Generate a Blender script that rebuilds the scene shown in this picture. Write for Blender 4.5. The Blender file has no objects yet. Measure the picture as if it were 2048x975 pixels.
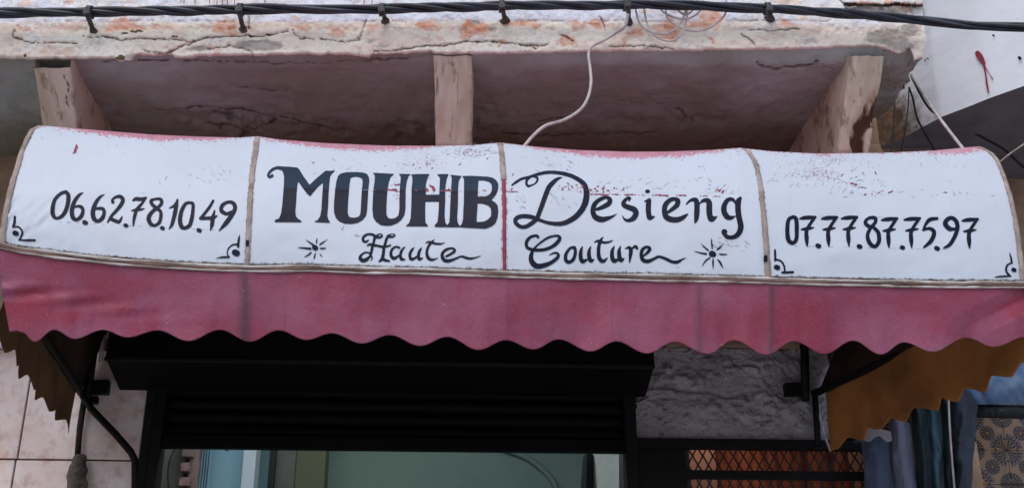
import bpy, math, random
import numpy as np
random.seed(4); RNG = np.random.RandomState(4)
S = bpy.context.scene; COL = S.collection

# ------------------------------------------------------------------ camera, world, sun, exposure
F_PX, PITCH, YAW, CAM = 2308.0, math.radians(22.3), math.radians(3.0), np.array((0.0, -4.8, 1.6))
FW = np.array([math.sin(YAW)*math.cos(PITCH), math.cos(YAW)*math.cos(PITCH), math.sin(PITCH)])
RT = np.array([math.cos(YAW), -math.sin(YAW), 0.0]); UP = np.cross(RT, FW)
cd = bpy.data.cameras.new('camera'); cam = bpy.data.objects.new('camera', cd); COL.objects.link(cam)
cam.location = CAM; cam.rotation_euler = (math.pi/2 + PITCH, 0, -YAW)
cd.sensor_width = 36; cd.lens = 36*F_PX/2048; cd.clip_start = 0.05; cd.clip_end = 2000
S.camera = cam
W = bpy.data.worlds.new('World'); S.world = W; W.use_nodes = True
wn = W.node_tree; bg = wn.nodes['Background']
sky = wn.nodes.new('ShaderNodeTexSky'); sky.sky_type = 'NISHITA'; sky.sun_disc = False
SUN_EL, SUN_AZ = math.radians(58), math.radians(200)      # azimuth clockwise from +Y: behind the camera, a little left
sky.sun_elevation = SUN_EL; sky.sun_rotation = SUN_AZ; sky.dust_density = 2.0; sky.air_density = 1.0
wn.links.new(sky.outputs[0], bg.inputs[0]); bg.inputs[1].default_value = 0.12
sl = bpy.data.lights.new('sun', 'SUN'); sl.energy = 1.0; sl.angle = math.radians(40); sl.color = (1.0, 0.98, 0.965)
so = bpy.data.objects.new('sun', sl); COL.objects.link(so)
so.rotation_euler = (math.pi/2 - SUN_EL, 0, math.pi - SUN_AZ)
S.view_settings.view_transform = 'Standard'; S.view_settings.look = 'None'
S.view_settings.exposure = 0.36; S.view_settings.gamma = 1.0; S.view_settings.use_curve_mapping = False
S.render.engine = 'CYCLES'

# ------------------------------------------------------------------ helpers: points
def ray(u, v):
    u = np.asarray(u, float)[..., None]; v = np.asarray(v, float)[..., None]
    return FW + RT*(u-1024)/F_PX + UP*(487.5-v)/F_PX
def P(u, v, Y):
    """world point where the sight line through photo pixel (u,v) meets the plane y=Y (used to measure the place)"""
    d = ray(u, v); t = (np.asarray(Y, float)-CAM[1])/d[..., 1]
    return CAM + d*t[..., None]
def PZ(u, v, Z):
    d = ray(u, v); t = (np.asarray(Z, float)-CAM[2])/d[..., 2]
    return CAM + d*t[..., None]
def PPL(u, v, a, b):
    """meets the vertical plane through plan points a, b"""
    n = np.array([b[1]-a[1], a[0]-b[0], 0.0]); d = ray(u, v)
    t = ((np.array([a[0], a[1], 0])-CAM) @ n)/(d @ n)
    return CAM + d*t[..., None]
def lerpl(pts):
    a = np.array(pts, float); return lambda x: np.interp(x, a[:, 0], a[:, 1])
def hashn(ix, iy, s):
    h = np.sin(ix*127.1 + iy*311.7 + s*74.7)*43758.5453; return h - np.floor(h)
def vn(x, y, s=0):
    x = np.asarray(x, float); y = np.asarray(y, float)
    ix = np.floor(x); iy = np.floor(y); fx = x-ix; fy = y-iy
    fx = fx*fx*(3-2*fx); fy = fy*fy*(3-2*fy)
    a = hashn(ix, iy, s)*(1-fx)+hashn(ix+1, iy, s)*fx; b = hashn(ix, iy+1, s)*(1-fx)+hashn(ix+1, iy+1, s)*fx
    return (a*(1-fy)+b*fy)*2-1
def fbm(x, y, s=0, o=4):
    r = 0; a = 1.0
    for i in range(o): r = r + a*vn(x*2**i, y*2**i, s+i*13); a *= .5
    return r
def dist_poly(u, v, pts):
    d = np.full(np.shape(u), 1e9)
    for (x0, y0), (x1, y1) in zip(pts[:-1], pts[1:]):
        dx, dy = x1-x0, y1-y0; t = np.clip(((u-x0)*dx+(v-y0)*dy)/(dx*dx+dy*dy+1e-9), 0, 1)
        d = np.minimum(d, np.hypot(u-x0-t*dx, v-y0-t*dy))
    return d
def blobs(u, v, L):
    r = np.zeros(np.shape(u))
    for x, y, a, b, s in L: r = np.maximum(r, s*(1-((u-x)/a)**2-((v-y)/b)**2))
    return r

# ------------------------------------------------------------------ helpers: objects
def link(o, parent=None):
    COL.objects.link(o)
    if parent is not None: o.parent = parent
    return o
def mesh_obj(name, verts, faces, mat, parent=None, smooth=True, attrs=None, uv=None):
    """faces: (n,4)/(n,3) array or list of tuples"""
    me = bpy.data.meshes.new(name); verts = np.asarray(verts, float).reshape(-1, 3)
    if isinstance(faces, np.ndarray):
        n, k = faces.shape
        me.vertices.add(len(verts)); me.vertices.foreach_set('co', verts.ravel())
        me.loops.add(n*k); me.loops.foreach_set('vertex_index', faces.astype(np.int32).ravel())
        me.polygons.add(n); me.polygons.foreach_set('loop_start', np.arange(0, n*k, k, dtype=np.int32))
        me.update(calc_edges=True)
    else:
        me.from_pydata(verts.tolist(), [], [tuple(f) for f in faces]); me.update()
    me.validate()
    if smooth: me.polygons.foreach_set('use_smooth', np.ones(len(me.polygons), bool))
    for k_, a in (attrs or {}).items():
        at = me.attributes.new(k_, 'FLOAT', 'POINT'); at.data.foreach_set('value', np.asarray(a, np.float32).ravel())
    if uv is not None:
        ul = me.uv_layers.new(name='UVMap'); li = np.zeros(len(me.loops), np.int32); me.loops.foreach_get('vertex_index', li)
        ul.data.foreach_set('uv', np.asarray(uv, np.float32).reshape(-1, 2)[li].ravel())
    if mat: me.materials.append(mat)
    return link(bpy.data.objects.new(name, me), parent)
def gridfaces(nr, nc):
    i = np.arange(nr*nc).reshape(nr, nc)
    return np.stack([i[:-1, :-1], i[1:, :-1], i[1:, 1:], i[:-1, 1:]], -1).reshape(-1, 4)
def grid(name, pts, mat, parent=None, attrs=None, uv=None, smooth=True):
    nr, nc = pts.shape[:2]; F = gridfaces(nr, nc)
    a = pts[nr//4:nr//2+2, nc//4:nc//2+2]; nrm = np.cross(a[1:, :-1]-a[:-1, :-1], a[:-1, 1:]-a[:-1, :-1]).mean((0, 1))
    if nrm @ (CAM-a.mean((0, 1))) < 0: F = F[:, ::-1]                        # front faces look to the street
    return mesh_obj(name, pts, F, mat, parent, smooth, attrs, uv)
BOXF = [(0, 3, 2, 1), (4, 5, 6, 7), (0, 1, 5, 4), (1, 2, 6, 5), (2, 3, 7, 6), (3, 0, 4, 7)]
def box_data(x0, x1, y0, y1, z0, z1):
    return [(x0, y0, z0), (x1, y0, z0), (x1, y1, z0), (x0, y1, z0), (x0, y0, z1), (x1, y0, z1), (x1, y1, z1), (x0, y1, z1)]
def bevel(o, w=.004, seg=2):
    m = o.modifiers.new('bevel', 'BEVEL'); m.width = w; m.segments = seg; m.limit_method = 'ANGLE'; return o
def box(name, x0, x1, y0, y1, z0, z1, mat, parent=None, bev=.004):
    o = mesh_obj(name, box_data(x0, x1, y0, y1, z0, z1), BOXF, mat, parent, False)
    if bev: bevel(o, bev)
    return o
def hexa(name, front, back, mat, parent=None, bev=0):
    """front, back: 4 points each, counter-clockwise seen from the front"""
    v = list(front)+list(back)
    f = [(0, 1, 2, 3), (7, 6, 5, 4), (0, 4, 5, 1), (1, 5, 6, 2), (2, 6, 7, 3), (3, 7, 4, 0)]
    o = mesh_obj(name, np.array(v), f, mat, parent, False)
    if bev: bevel(o, bev)
    return o
def spline(pts, sub=8):
    p = np.array(pts, float); p = np.vstack([2*p[0]-p[1], p, 2*p[-1]-p[-2]]); out = []
    for i in range(1, len(p)-2):
        for t in np.linspace(0, 1, sub, endpoint=False):
            a, b, c, d = p[i-1:i+3]
            out.append(.5*((2*b)+(c-a)*t+(2*a-5*b+4*c-d)*t*t+(3*b-a-3*c+d)*t**3))
    out.append(p[-2]); return np.array(out)
def tube_data(path, r, n=8):
    path = np.array(path, float); T = np.gradient(path, axis=0); T /= np.linalg.norm(T, axis=1)[:, None]+1e-9
    up = np.array([0, 0, 1.0]); 
    if abs(T[0] @ up) > .9: up = np.array([0, 1.0, 0])
    N = up-T[0]*(up @ T[0]); N /= np.linalg.norm(N); V = []; r = np.broadcast_to(r, (len(path),))
    for i in range(len(path)):
        N = N-T[i]*(N @ T[i]); N /= np.linalg.norm(N); B = np.cross(T[i], N)
        for k in range(n):
            a = 2*math.pi*k/n; V.append(path[i]+r[i]*(math.cos(a)*N+math.sin(a)*B))
    Fc = []
    for i in range(len(path)-1):
        for k in range(n): Fc.append((i*n+k, i*n+(k+1) % n, (i+1)*n+(k+1) % n, (i+1)*n+k))
    Fc.append(tuple(range(n))[::-1]); Fc.append(tuple((len(path)-1)*n+k for k in range(n)))
    return V, Fc
def tube(name, path, r, mat, parent=None, n=8, sub=0):
    if sub: path = spline(path, sub)
    V, Fc = tube_data(path, r, n); return mesh_obj(name, np.array(V), Fc, mat, parent)
def tubes(name, paths, r, mat, parent=None, n=8, sub=0):
    V = []; Fc = []
    for p in paths:
        if sub: p = spline(p, sub)
        a, b = tube_data(p, r, n); o = len(V); V += a; Fc += [tuple(i+o for i in f) for f in b]
    return mesh_obj(name, np.array(V), Fc, mat, parent)
def tag(o, label=None, cat=None, group=None, kind=None):
    if label: o['label'] = label
    if cat: o['category'] = cat
    if group: o['group'] = group
    if kind: o['kind'] = kind
    return o
def thing(name, loc, label, cat, group=None):
    o = bpy.data.objects.new(name, None); link(o); o.location = loc; o.empty_display_size = .1
    return tag(o, label, cat, group)
def settle():
    """children were modelled in world coordinates: keep them there under their Empty"""
    for o in bpy.data.objects:
        if o.parent and o.parent.parent is None and o.parent.type == 'EMPTY' and not o.get('_set'):
            o.matrix_parent_inverse = o.parent.matrix_basis.inverted()

# ------------------------------------------------------------------ helpers: materials
def lin(c): return tuple((x/255/12.92 if x/255 <= .04045 else ((x/255+.055)/1.055)**2.4) for x in c)+(1,)
class M:
    def __init__(s, name, rough=.85, spec=.3, metal=0):
        s.m = bpy.data.materials.new(name); s.m.use_nodes = True; s.t = s.m.node_tree; s.b = s.t.nodes['Principled BSDF']
        s.b.inputs['Roughness'].default_value = rough; s.b.inputs['Specular IOR Level'].default_value = spec; s.b.inputs['Metallic'].default_value = metal
        s.co = s.t.nodes.new('ShaderNodeTexCoord')
    def set(s, i, v):
        if hasattr(v, 'is_output') or isinstance(v, bpy.types.NodeSocket): s.t.links.new(v, i)
        else: i.default_value = v
    def vec(s, scale=(1, 1, 1), uv=False):
        n = s.t.nodes.new('ShaderNodeMapping'); n.inputs['Scale'].default_value = scale
        s.t.links.new(s.co.outputs['UV' if uv else 'Object'], n.inputs[0]); return n.outputs[0]
    def noise(s, scale, detail=5, rough=.55, stretch=(1, 1, 1), uv=False, dist=0, off=0):
        n = s.t.nodes.new('ShaderNodeTexNoise'); n.inputs['Scale'].default_value = scale; n.inputs['Detail'].default_value = detail
        n.inputs['Roughness'].default_value = rough; n.inputs['Distortion'].default_value = dist
        v = s.vec(stretch, uv)
        if off: v.node.inputs['Location'].default_value = (off, off*.7, off*1.3)
        s.t.links.new(v, n.inputs['Vector']); return n.outputs[0]
    def vor(s, scale, feature='DISTANCE_TO_EDGE', stretch=(1, 1, 1), uv=False):
        n = s.t.nodes.new('ShaderNodeTexVoronoi'); n.feature = feature; n.inputs['Scale'].default_value = scale
        s.t.links.new(s.vec(stretch, uv), n.inputs['Vector']); return n.outputs[0]
    def attr(s, name):
        n = s.t.nodes.new('ShaderNodeAttribute'); n.attribute_name = name; return n.outputs['Fac']
    def math(s, op, a, b=0.0, c=0.0):
        n = s.t.nodes.new('ShaderNodeMath'); n.operation = op; s.set(n.inputs[0], a); s.set(n.inputs[1], b)
        if op in ('MULTIPLY_ADD',): s.set(n.inputs[2], c)
        return n.outputs[0]
    def step(s, x, lo, hi, a=0.0, b=1.0):
        n = s.t.nodes.new('ShaderNodeMapRange'); n.interpolation_type = 'SMOOTHSTEP'
        s.set(n.inputs[0], x); n.inputs[1].default_value = lo; n.inputs[2].default_value = hi; n.inputs[3].default_value = a; n.inputs[4].default_value = b
        return n.outputs[0]
    def mix(s, f, a, b, mode='MIX'):
        n = s.t.nodes.new('ShaderNodeMix'); n.data_type = 'RGBA'; n.blend_type = mode
        s.set(n.inputs[0], f); s.set(n.inputs[6], a); s.set(n.inputs[7], b); return n.outputs[2]
    def bump(s, h, strength=.4, dist=.01):
        n = s.t.nodes.new('ShaderNodeBump'); n.inputs['Strength'].default_value = strength; n.inputs['Distance'].default_value = dist
        s.set(n.inputs['Height'], h); 
        prev = s.b.inputs['Normal'].links
        if prev: s.t.links.new(prev[0].from_socket, n.inputs['Normal'])
        s.t.links.new(n.outputs[0], s.b.inputs['Normal'])
    def color(s, c): s.set(s.b.inputs['Base Color'], c); return s
    def masked(s, col, attr, nz, amp, lo, hi, c2):
        """cover with c2 where attribute + noise passes a threshold"""
        k = s.math('MULTIPLY_ADD', s.math('SUBTRACT', nz, .5), amp, s.attr(attr)); return s.mix(s.step(k, lo, hi), col, c2)
def simple(name, c, c2=None, scale=8, rough=.85, spec=.3, bump=.2, bs=60, metal=0, stretch=(1, 1, 1), bd=.005):
    m = M(name, rough, spec, metal); n = m.noise(scale, 6, .6, stretch)
    m.color(m.mix(m.step(n, .3, .7), lin(c), lin(c2 or tuple(x*.8 for x in c))))
    if bump: m.bump(m.noise(bs, 4, .6, stretch), bump, bd)
    return m.m

def peel(m, c, scale, th, c2, rim, off, k=.8, st=(1, 1, 1)):
    n = m.noise(scale, 9, .72, st, off=off); c = m.mix(m.step(n, th, th+.012, 0, k), c, c2)
    r = m.math('ABSOLUTE', m.math('SUBTRACT', n, th-.004)); return m.mix(m.step(r, .0, .011, .75, 0), c, rim)
def fascia_mat():
    m = M('peeling_lime_plaster', .9, .2); n1 = m.noise(3.0, 6, .6); n2 = m.noise(14, 6, .65); n3 = m.noise(45, 5, .7, (.5, 1, 1))
    c = m.mix(m.step(n1, .35, .65), lin((248, 238, 224)), lin((246, 228, 212)))
    c = m.masked(c, 'blue', n2, 1.3, .1, .9, lin((238, 238, 246)))
    c = m.mix(m.step(m.noise(7, 8, .7, off=3), .55, .72), c, lin((240, 212, 196)))
    c = m.mix(m.step(m.noise(9, 8, .75, off=8), .60, .72, 0, .7), c, lin((226, 216, 210)))
    c = peel(m, c, 5.5, .555, lin((244, 236, 228)), lin((196, 178, 166)), 12, .7, (.8, 1, 1)); c = peel(m, c, 13, .60, lin((240, 208, 190)), lin((170, 140, 126)), 19, .9, (.6, 1, 1))
    c = m.masked(c, 'orange', n2, 1.5, .30, .62, m.mix(m.step(n3, .4, .6), lin((228, 172, 148)), lin((236, 202, 184))))
    c = m.masked(c, 'orange', m.noise(22, 7, .7, off=2), 3.4, .80, 1.15, lin((214, 150, 118)))
    c = m.masked(c, 'grey', n2, 1.2, .35, .6, m.mix(m.step(n3, .35, .65), lin((200, 190, 180)), lin((172, 160, 150))))
    c = m.masked(c, 'green', n3, 1.2, .4, .6, lin((92, 86, 62)))
    c = m.mix(m.step(n3, .62, .78, 0, .5), c, lin((186, 170, 162)))
    c = m.mix(m.step(m.noise(120, 3, .7), .67, .74, 0, .8), c, lin((96, 84, 76)))
    c = m.masked(c, 'crack', n3, .5, .35, 1.1, lin((100, 80, 68)))
    m.color(c); m.bump(n3, .5, .014); m.bump(m.noise(150, 4, .7), .35, .004); return m.m
def soffit_mat():
    m = M('shaded_pink_plaster', .93, .15); n = m.noise(2.2, 7, .6); n2 = m.noise(18, 7, .65, (.6, 1, 1))
    c = m.mix(m.step(n, .35, .68), lin((176, 182, 182)), lin((160, 162, 158)))
    c = peel(m, c, 3.2, .60, lin((160, 154, 152)), lin((110, 98, 94)), 5, .6, (.5, 1, 1))
    c = m.masked(c, 'shade_grey', n2, .8, .2, .9, lin((132, 124, 108)))
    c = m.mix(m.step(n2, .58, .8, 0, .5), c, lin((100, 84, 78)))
    c = m.masked(c, 'crack', n2, .7, .3, 1.0, lin((92, 78, 72)))
    c = m.mix(m.step(m.noise(1.3, 4, .6, off=21), .4, .62, 0, .5), c, lin((136, 130, 118)))
    m.color(c); m.bump(n2, .55, .016); m.bump(m.noise(120, 4, .7), .4, .004); return m.m
def corbel_mat():
    m = M('streaked_beige_plaster', .92, .2); s1 = m.noise(9, 7, .65, (1.6, .2, .22)); s2 = m.noise(26, 6, .65, (1, .4, .3))
    c = m.mix(m.step(s1, .35, .65), lin((222, 208, 192)), lin((198, 180, 160)))
    c = m.mix(m.step(s2, .52, .66, 0, .75), c, lin((146, 116, 92)))
    c = m.mix(m.step(m.noise(16, 6, .7, (1.5, .15, .15), off=6), .56, .64, 0, .7), c, lin((120, 92, 72)))
    c = m.masked(c, 'grey', s2, .5, .35, .65, lin((112, 106, 106)))
    c = m.masked(c, 'crack', s2, .5, .35, .8, lin((84, 60, 46)))
    m.color(c); m.bump(s2, .35, .012); m.bump(m.noise(130, 4, .7), .4, .005); return m.m
def canopy_mat():
    m = M('worn_white_painted_vinyl', .5, .35)
    n1 = m.noise(5, 5, .6, (1, 1, 1), True); fine = m.noise(260, 4, .75, (.55, 1, 1), True); mid = m.noise(42, 6, .7, (.8, 1, 1), True, off=4)
    white = m.mix(m.step(n1, .3, .7), lin((203, 210, 220)), lin((198, 203, 212)))
    white = m.mix(m.step(m.noise(26, 6, .7, (2.2, .25, 1), True), .56, .80, 0, .28), white, lin((172, 170, 174)))   # faint runs
    white = m.mix(m.step(m.noise(70, 5, .7, (1, 1, 1), True, off=9), .62, .8, 0, .3), white, lin((160, 156, 156)))
    red = m.mix(m.step(mid, .35, .65), lin((184, 118, 134)), lin((200, 146, 158)))
    wear = m.math('MULTIPLY_ADD', m.math('SUBTRACT', fine, .5), 1.5, m.math('MULTIPLY_ADD', m.math('SUBTRACT', mid, .5), .7, m.attr('wear')))
    c = m.mix(m.step(wear, .74, .80), white, red)
    sp = m.math('MULTIPLY_ADD', m.math('SUBTRACT', m.noise(320, 3, .7, (.5, 1, 1), True, off=5), .5), 1.0, m.math('MULTIPLY_ADD', m.math('SUBTRACT', mid, .5), .5, m.attr('speck')))
    c = m.mix(m.step(sp, .27, .33, 0, .8), c, lin((146, 122, 138)))
    c = m.masked(c, 'dirt_and_shade', m.noise(110, 6, .75, (.8, 1, 1), True, off=7), 1.8, .50, .95, lin((86, 72, 60)))
    # hairline scratches
    w = m.noise(90, 3, .6, (.25, 2.2, 1), True, dist=1.2, off=2); c = m.mix(m.step(w, .735, .75, 0, .55), c, lin((140, 130, 138)))
    m.color(c); m.bump(m.noise(14, 5, .6, (1, 1, 1), True), .12, .012); m.bump(fine, .12, .002)
    # woven cloth
    m.bump(m.noise(900, 2, .5, (1, .15, 1), True), .08, .001)
    return m.m
def valance_mat():
    m = M('faded_red_vinyl', .5, .3); n = m.noise(2.0, 5, .6, (1, 1, 1.6)); n2 = m.noise(6, 6, .65, off=5); n3 = m.noise(60, 5, .7)
    c = m.mix(m.step(n, .34, .66), lin((136, 47, 68)), lin((150, 82, 106)))
    c = m.mix(m.step(n2, .52, .72, 0, .75), c, lin((146, 44, 68)))
    c = m.mix(m.step(m.noise(3.5, 5, .6, off=11), .55, .75, 0, .6), c, lin((140, 84, 112)))
    c = m.masked(c, 'hot', n2, .5, .2, .8, lin((150, 34, 58)))
    c = m.masked(c, 'stain', n2, .6, .2, 1.1, lin((84, 54, 60)))
    c = m.masked(c, 'edge', n3, .8, .4, 1.2, lin((128, 88, 100)))
    c = m.mix(m.step(m.noise(90, 3, .6), .70, .73, 0, .4), c, lin((214, 170, 180)))
    c = m.mix(m.step(m.noise(18, 6, .7, (1.6, 1, .35), off=3), .52, .75, 0, .45), c, lin((112, 70, 84)))
    c = m.mix(m.step(m.noise(140, 3, .7), .35, .65, 0, .06), c, lin((206, 150, 168)))
    m.color(c); m.bump(n3, .25, .004); m.bump(m.noise(9, 5, .6), .3, .014); m.bump(m.noise(500, 2, .6), .15, .001); return m.m
def paint_mat():
    m = M('black_brush_paint', .55, .14); n = m.noise(60, 5, .7, (.5, 1, 1)); n2 = m.noise(22, 6, .7)
    c = m.mix(m.step(n2, .35, .7), lin((10, 16, 36)), lin((20, 26, 44)))
    c = m.mix(m.step(n, .66, .78, 0, .5), c, lin((70, 70, 80))); m.color(c); m.bump(n, .2, .001); return m.m
def letter_mat():
    m = M('blue_black_letter_paint', .5, .16); n = m.noise(50, 5, .7); n2 = m.noise(9, 5, .6)
    c = m.mix(m.step(n2, .35, .7), lin((9, 14, 36)), lin((16, 21, 44)))
    c = m.masked(c, 'upper_sheen', n, .12, .45, .55, lin((24, 46, 66)))  # sky reflection on the upper letters painted into the colour
    c = m.masked(c, 'flake', n, 1.1, .55, .72, lin((150, 150, 165)))
    m.color(c); m.bump(n, .2, .001); return m.m
def stained_shaded_white():
    m = M('stained_shaded_lime_wash', .9, .2); n = m.noise(4, 6, .6); n2 = m.noise(24, 6, .7)
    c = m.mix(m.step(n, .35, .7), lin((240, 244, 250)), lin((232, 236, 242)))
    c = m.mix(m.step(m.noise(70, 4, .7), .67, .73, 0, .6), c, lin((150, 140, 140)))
    c = m.masked(c, 'dirt_and_shade', n2, 1.0, .25, .95, m.mix(m.step(n2, .4, .6), lin((128, 102, 80)), lin((96, 82, 72))))  # brown staining and balcony shade mixed into the colour
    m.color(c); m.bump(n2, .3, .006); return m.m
MAT = dict(
    fascia=fascia_mat(), soffit=soffit_mat(), corbel=corbel_mat(), canopy=canopy_mat(), valance=valance_mat(), paint=paint_mat(), letter=letter_mat(),
    redpaint=simple('flaked_red_vinyl', (158, 56, 76), (132, 44, 62), 40, .6),
    tape=simple('old_beige_webbing', (178, 162, 152), (138, 120, 108), 30, .85, .2, .5, 140, 0, (1, 1, .3)),
    piping=simple('grimy_white_piping', (222, 216, 210), (140, 124, 112), 16, .7, .3, .4, 90, 0, (.6, 1, 1)),
    brownpipe=simple('brown_seam_tape', (150, 118, 108), (84, 62, 56), 14, .8, .2, .5, 90, 0, (.5, 1, 1)),
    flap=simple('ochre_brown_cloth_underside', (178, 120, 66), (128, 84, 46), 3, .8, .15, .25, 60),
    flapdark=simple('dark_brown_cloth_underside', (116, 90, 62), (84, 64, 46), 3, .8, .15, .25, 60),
    lining=simple('dark_awning_lining', (66, 50, 40), (44, 36, 30), 4, .9, .1, .2, 60),
    blackmetal=simple('black_painted_steel', (20, 19, 20), (12, 12, 13), 12, .6, .2, .25, 90),
    rust=simple('rusty_dark_steel', (58, 42, 36), (34, 28, 26), 18, .8, .2, .5, 80),
    shutter=simple('black_enamel_shutter', (8, 9, 11), (5, 5, 6), 5, .6, .12, .15, 60, 0, (.3, 1, 1)),
    cable=simple('black_cable_sheath', (44, 50, 66), (24, 27, 36), 20, .42, .5, .15, 120),
    clip=simple('grey_plastic_clip', (84, 82, 84), (58, 56, 58), 30, .6, .4, .2, 150),
    whitecable=simple('white_cable_sheath', (206, 198, 196), (172, 160, 156), 20, .5, .4, .1, 120),
    blackwire=simple('black_wire', (44, 40, 42), (30, 28, 30), 20, .6),
    cement=simple('rough_cement', (116, 106, 98), (84, 76, 70), 14, .95, .1, 1.0, 60, bd=.02),
    wall=simple('brown_wall_plaster', (176, 148, 128), (140, 116, 98), 5, .95, .15, .5, 50, bd=.01),
    pier=simple('rough_pier_plaster', (186, 182, 184), (156, 150, 152), 5, .95, .1, 1.0, 45, bd=.02),
    white=simple('white_lime_wash', (224, 222, 232), (208, 204, 214), 4, .9, .2, .35, 60, bd=.006), stained_shaded=stained_shaded_white(),
    graysoffit=simple('grey_render', (122, 120, 126), (100, 98, 104), 4, .95, .1, .5, 50),
    grout=simple('dark_grout', (90, 76, 70), (60, 52, 48), 20, .95),
    asphalt=simple('dusty_street_paving', (178, 174, 172), (160, 156, 156), 2, .95),
    roomwall=simple('sage_room_wall', (118, 138, 128), (106, 126, 122), 1.5, .9, .2, .1),
    olive=simple('olive_room_panel', (108, 110, 88), (98, 100, 82), 2, .9),
    cyan=simple('pale_blue_panel', (170, 212, 232), (160, 202, 226), 2, .8),
    ice=simple('ice_white_panel', (232, 242, 250), (226, 238, 248), 2, .7),
    teal=simple('dull_teal_panel', (96, 124, 128), (84, 112, 118), 2, .8),
    darkpost=simple('black_door_post', (26, 30, 32), (18, 20, 22), 4, .6),
    leafpost=simple('dark_poster_board', (84, 86, 82), (62, 72, 66), 10, .8),
    reflected_brick=simple('reflected_pink_brick', (150, 120, 116), (110, 96, 94), 20, .9, .2, .6, 60),
    orange=simple('terracotta_room_cloth', (196, 126, 98), (150, 88, 66), 9, .85, .15, .3, 40, 0, (1, 1, .6)),
    board=simple('dark_board', (58, 58, 62), (46, 46, 50), 4, .8),
    mesh=simple('dark_expanded_metal', (50, 44, 42), (34, 30, 30), 20, .6, .4),
)
def emit(name, c, k):
    m = bpy.data.materials.new(name); m.use_nodes = True; b = m.node_tree.nodes['Principled BSDF']
    b.inputs['Emission Color'].default_value = lin(c); b.inputs['Emission Strength'].default_value = k; return m

# ------------------------------------------------------------------ ground
gp = np.array([[(x, y, 0) for x in np.linspace(-300, 300, 7)] for y in (300, 100, 20, -20, -100, -300)], float)
tag(grid('street_ground', gp, MAT['asphalt'], smooth=False), kind='structure')

# ------------------------------------------------------------------ the shop building: walls, balcony, corbels, tiles
B = thing('shop_building', (0, 0, 0), 'old pink and white plastered building with a cracked balcony above the shop awning', 'building')
YF = -.86                                                                # balcony front
vbot = lerpl([(-330, 124), (-120, 121), (0, 119), (164, 118), (230, 118), (240, 123), (262, 122), (275, 112), (342, 110), (352, 117), (385, 116), (397, 113), (513, 111), (600, 110), (700, 109), (712, 113), (738, 116), (745, 109), (830, 107),
               (862, 104), (868, 109), (943, 108), (1056, 107.5), (1175, 104), (1380, 102.5), (1440, 101), (1567, 99), (1650, 97), (1728, 92), (1740, 93), (1772, 99), (1785, 105), (1800, 108), (1812, 103), (1822, 99), (1832, 112), (1836, 122), (1846, 118)])
def rightedge(v): return np.interp(v, [-200, 0, 20, 32, 36, 60, 85, 105, 122], [1845, 1846, 1848, 1847, 1842, 1850, 1852, 1846, 1838])
CR = [[(178, 77), (205, 73), (246, 81), (284, 77), (359, 80), (383, 84), (417, 75), (454, 73), (499, 72), (533, 72), (560, 68), (574, 62)],
      [(335, 106), (355, 97), (393, 82), (420, 74)], [(27, 73), (48, 82), (68, 87), (102, 87), (154, 87)], [(417, 99), (458, 92), (478, 96), (502, 103), (506, 113)], [(290, 103), (328, 109)],
      [(748, 104), (782, 102), (823, 96), (858, 92), (892, 92), (926, 84), (970, 84), (1008, 85), (1042, 90), (1077, 92), (1097, 89)], [(1040, 91), (1060, 94), (1073, 99)], [(1481, 65), (1498, 79), (1512, 92)],
      [(1203, 38), (1208, 50), (1210, 62)], [(496, 33), (500, 45), (497, 60)], [(1500, 60), (1545, 62), (1600, 58)], [(640, 78), (690, 84), (720, 80)], [(1220, 93), (1290, 92), (1350, 99)], [(1680, 2), (1690, 10), (1700, 12)],
      [(584, 60), (590, 72), (630, 78)], [(1116, 70), (1132, 74), (1147, 84)], [(30, 60), (26, 75), (40, 82)], [(735, 40), (728, 60), (716, 78)]]
OR = [(250, 52, 55, 16, .8), (225, 62, 45, 10, .7), (450, 57, 60, 17, .9), (330, 58, 34, 12, .6), (600, 50, 55, 14, .55), (670, 62, 30, 14, .8), (735, 52, 40, 14, .55), (862, 51, 55, 16, .8), (941, 57, 38, 20, 1.2), (1044, 50, 50, 15, .85),
      (1126, 80, 28, 15, 1.0), (1193, 46, 28, 14, .9), (1160, 50, 30, 12, .6), (1271, 66, 26, 22, .9), (1340, 60, 34, 34, 1.1), (1410, 42, 48, 24, .9), (1570, 48, 26, 22, .6), (1424, 75, 10, 10, .8), (882, 80, 20, 10, .7), (1000, 86, 12, 7, .6), (48, 55, 10, 8, .8), (140, 10, 26, 12, .6), (1470, 62, 20, 10, .4), (1780, 10, 80, 16, .7), (1555, 8, 30, 12, .5)]
GR = [(520, 91, 70, 16, .9), (400, 98, 40, 9, .7), (745, 82, 24, 12, .6), (765, 92, 22, 10, .6), (985, 60, 14, 10, .6), (950, 45, 16, 10, .7), (1775, 75, 60, 26, .9), (1800, 92, 40, 14, .8), (1620, 80, 40, 14, .5), (1740, 25, 90, 14, 1.0), (1300, 96, 70, 8, .5), (1610, 68, 50, 10, .5), (24, 88, 22, 10, .5), (268, 112, 28, 8, .8), (640, 70, 12, 6, .5), (1820, 60, 30, 20, .8)]
GN = [(272, 62, 18, 4, 1), (248, 67, 12, 4, .9), (350, 72, 12, 4, .9), (195, 74, 12, 3, .8), (607, 77, 12, 2.5, .9), (167, 71, 6, 4, .8), (52, 112, 5, 3, 1), (243, 116, 16, 8, .9), (540, 70, 14, 4, .9), (505, 72, 10, 4, 1)]
uu = np.arange(-330, 1853, 2.0); vv = np.linspace(0, 1, 64)
T_, U_ = np.meshgrid(vv, uu, indexing='ij')
VB = vbot(U_)+1.2*fbm(U_/14, U_*0, 3); V_ = -40+T_*(VB+40)
U2 = np.where(U_ > 1780, 1780+(U_-1780)*(rightedge(V_)-1780)/(uu[-1]-1780), U_)+np.where(U_ > 1800, 2.0*fbm(V_/9, V_*0, 5), 0)
crk = np.zeros_like(U2)
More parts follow.
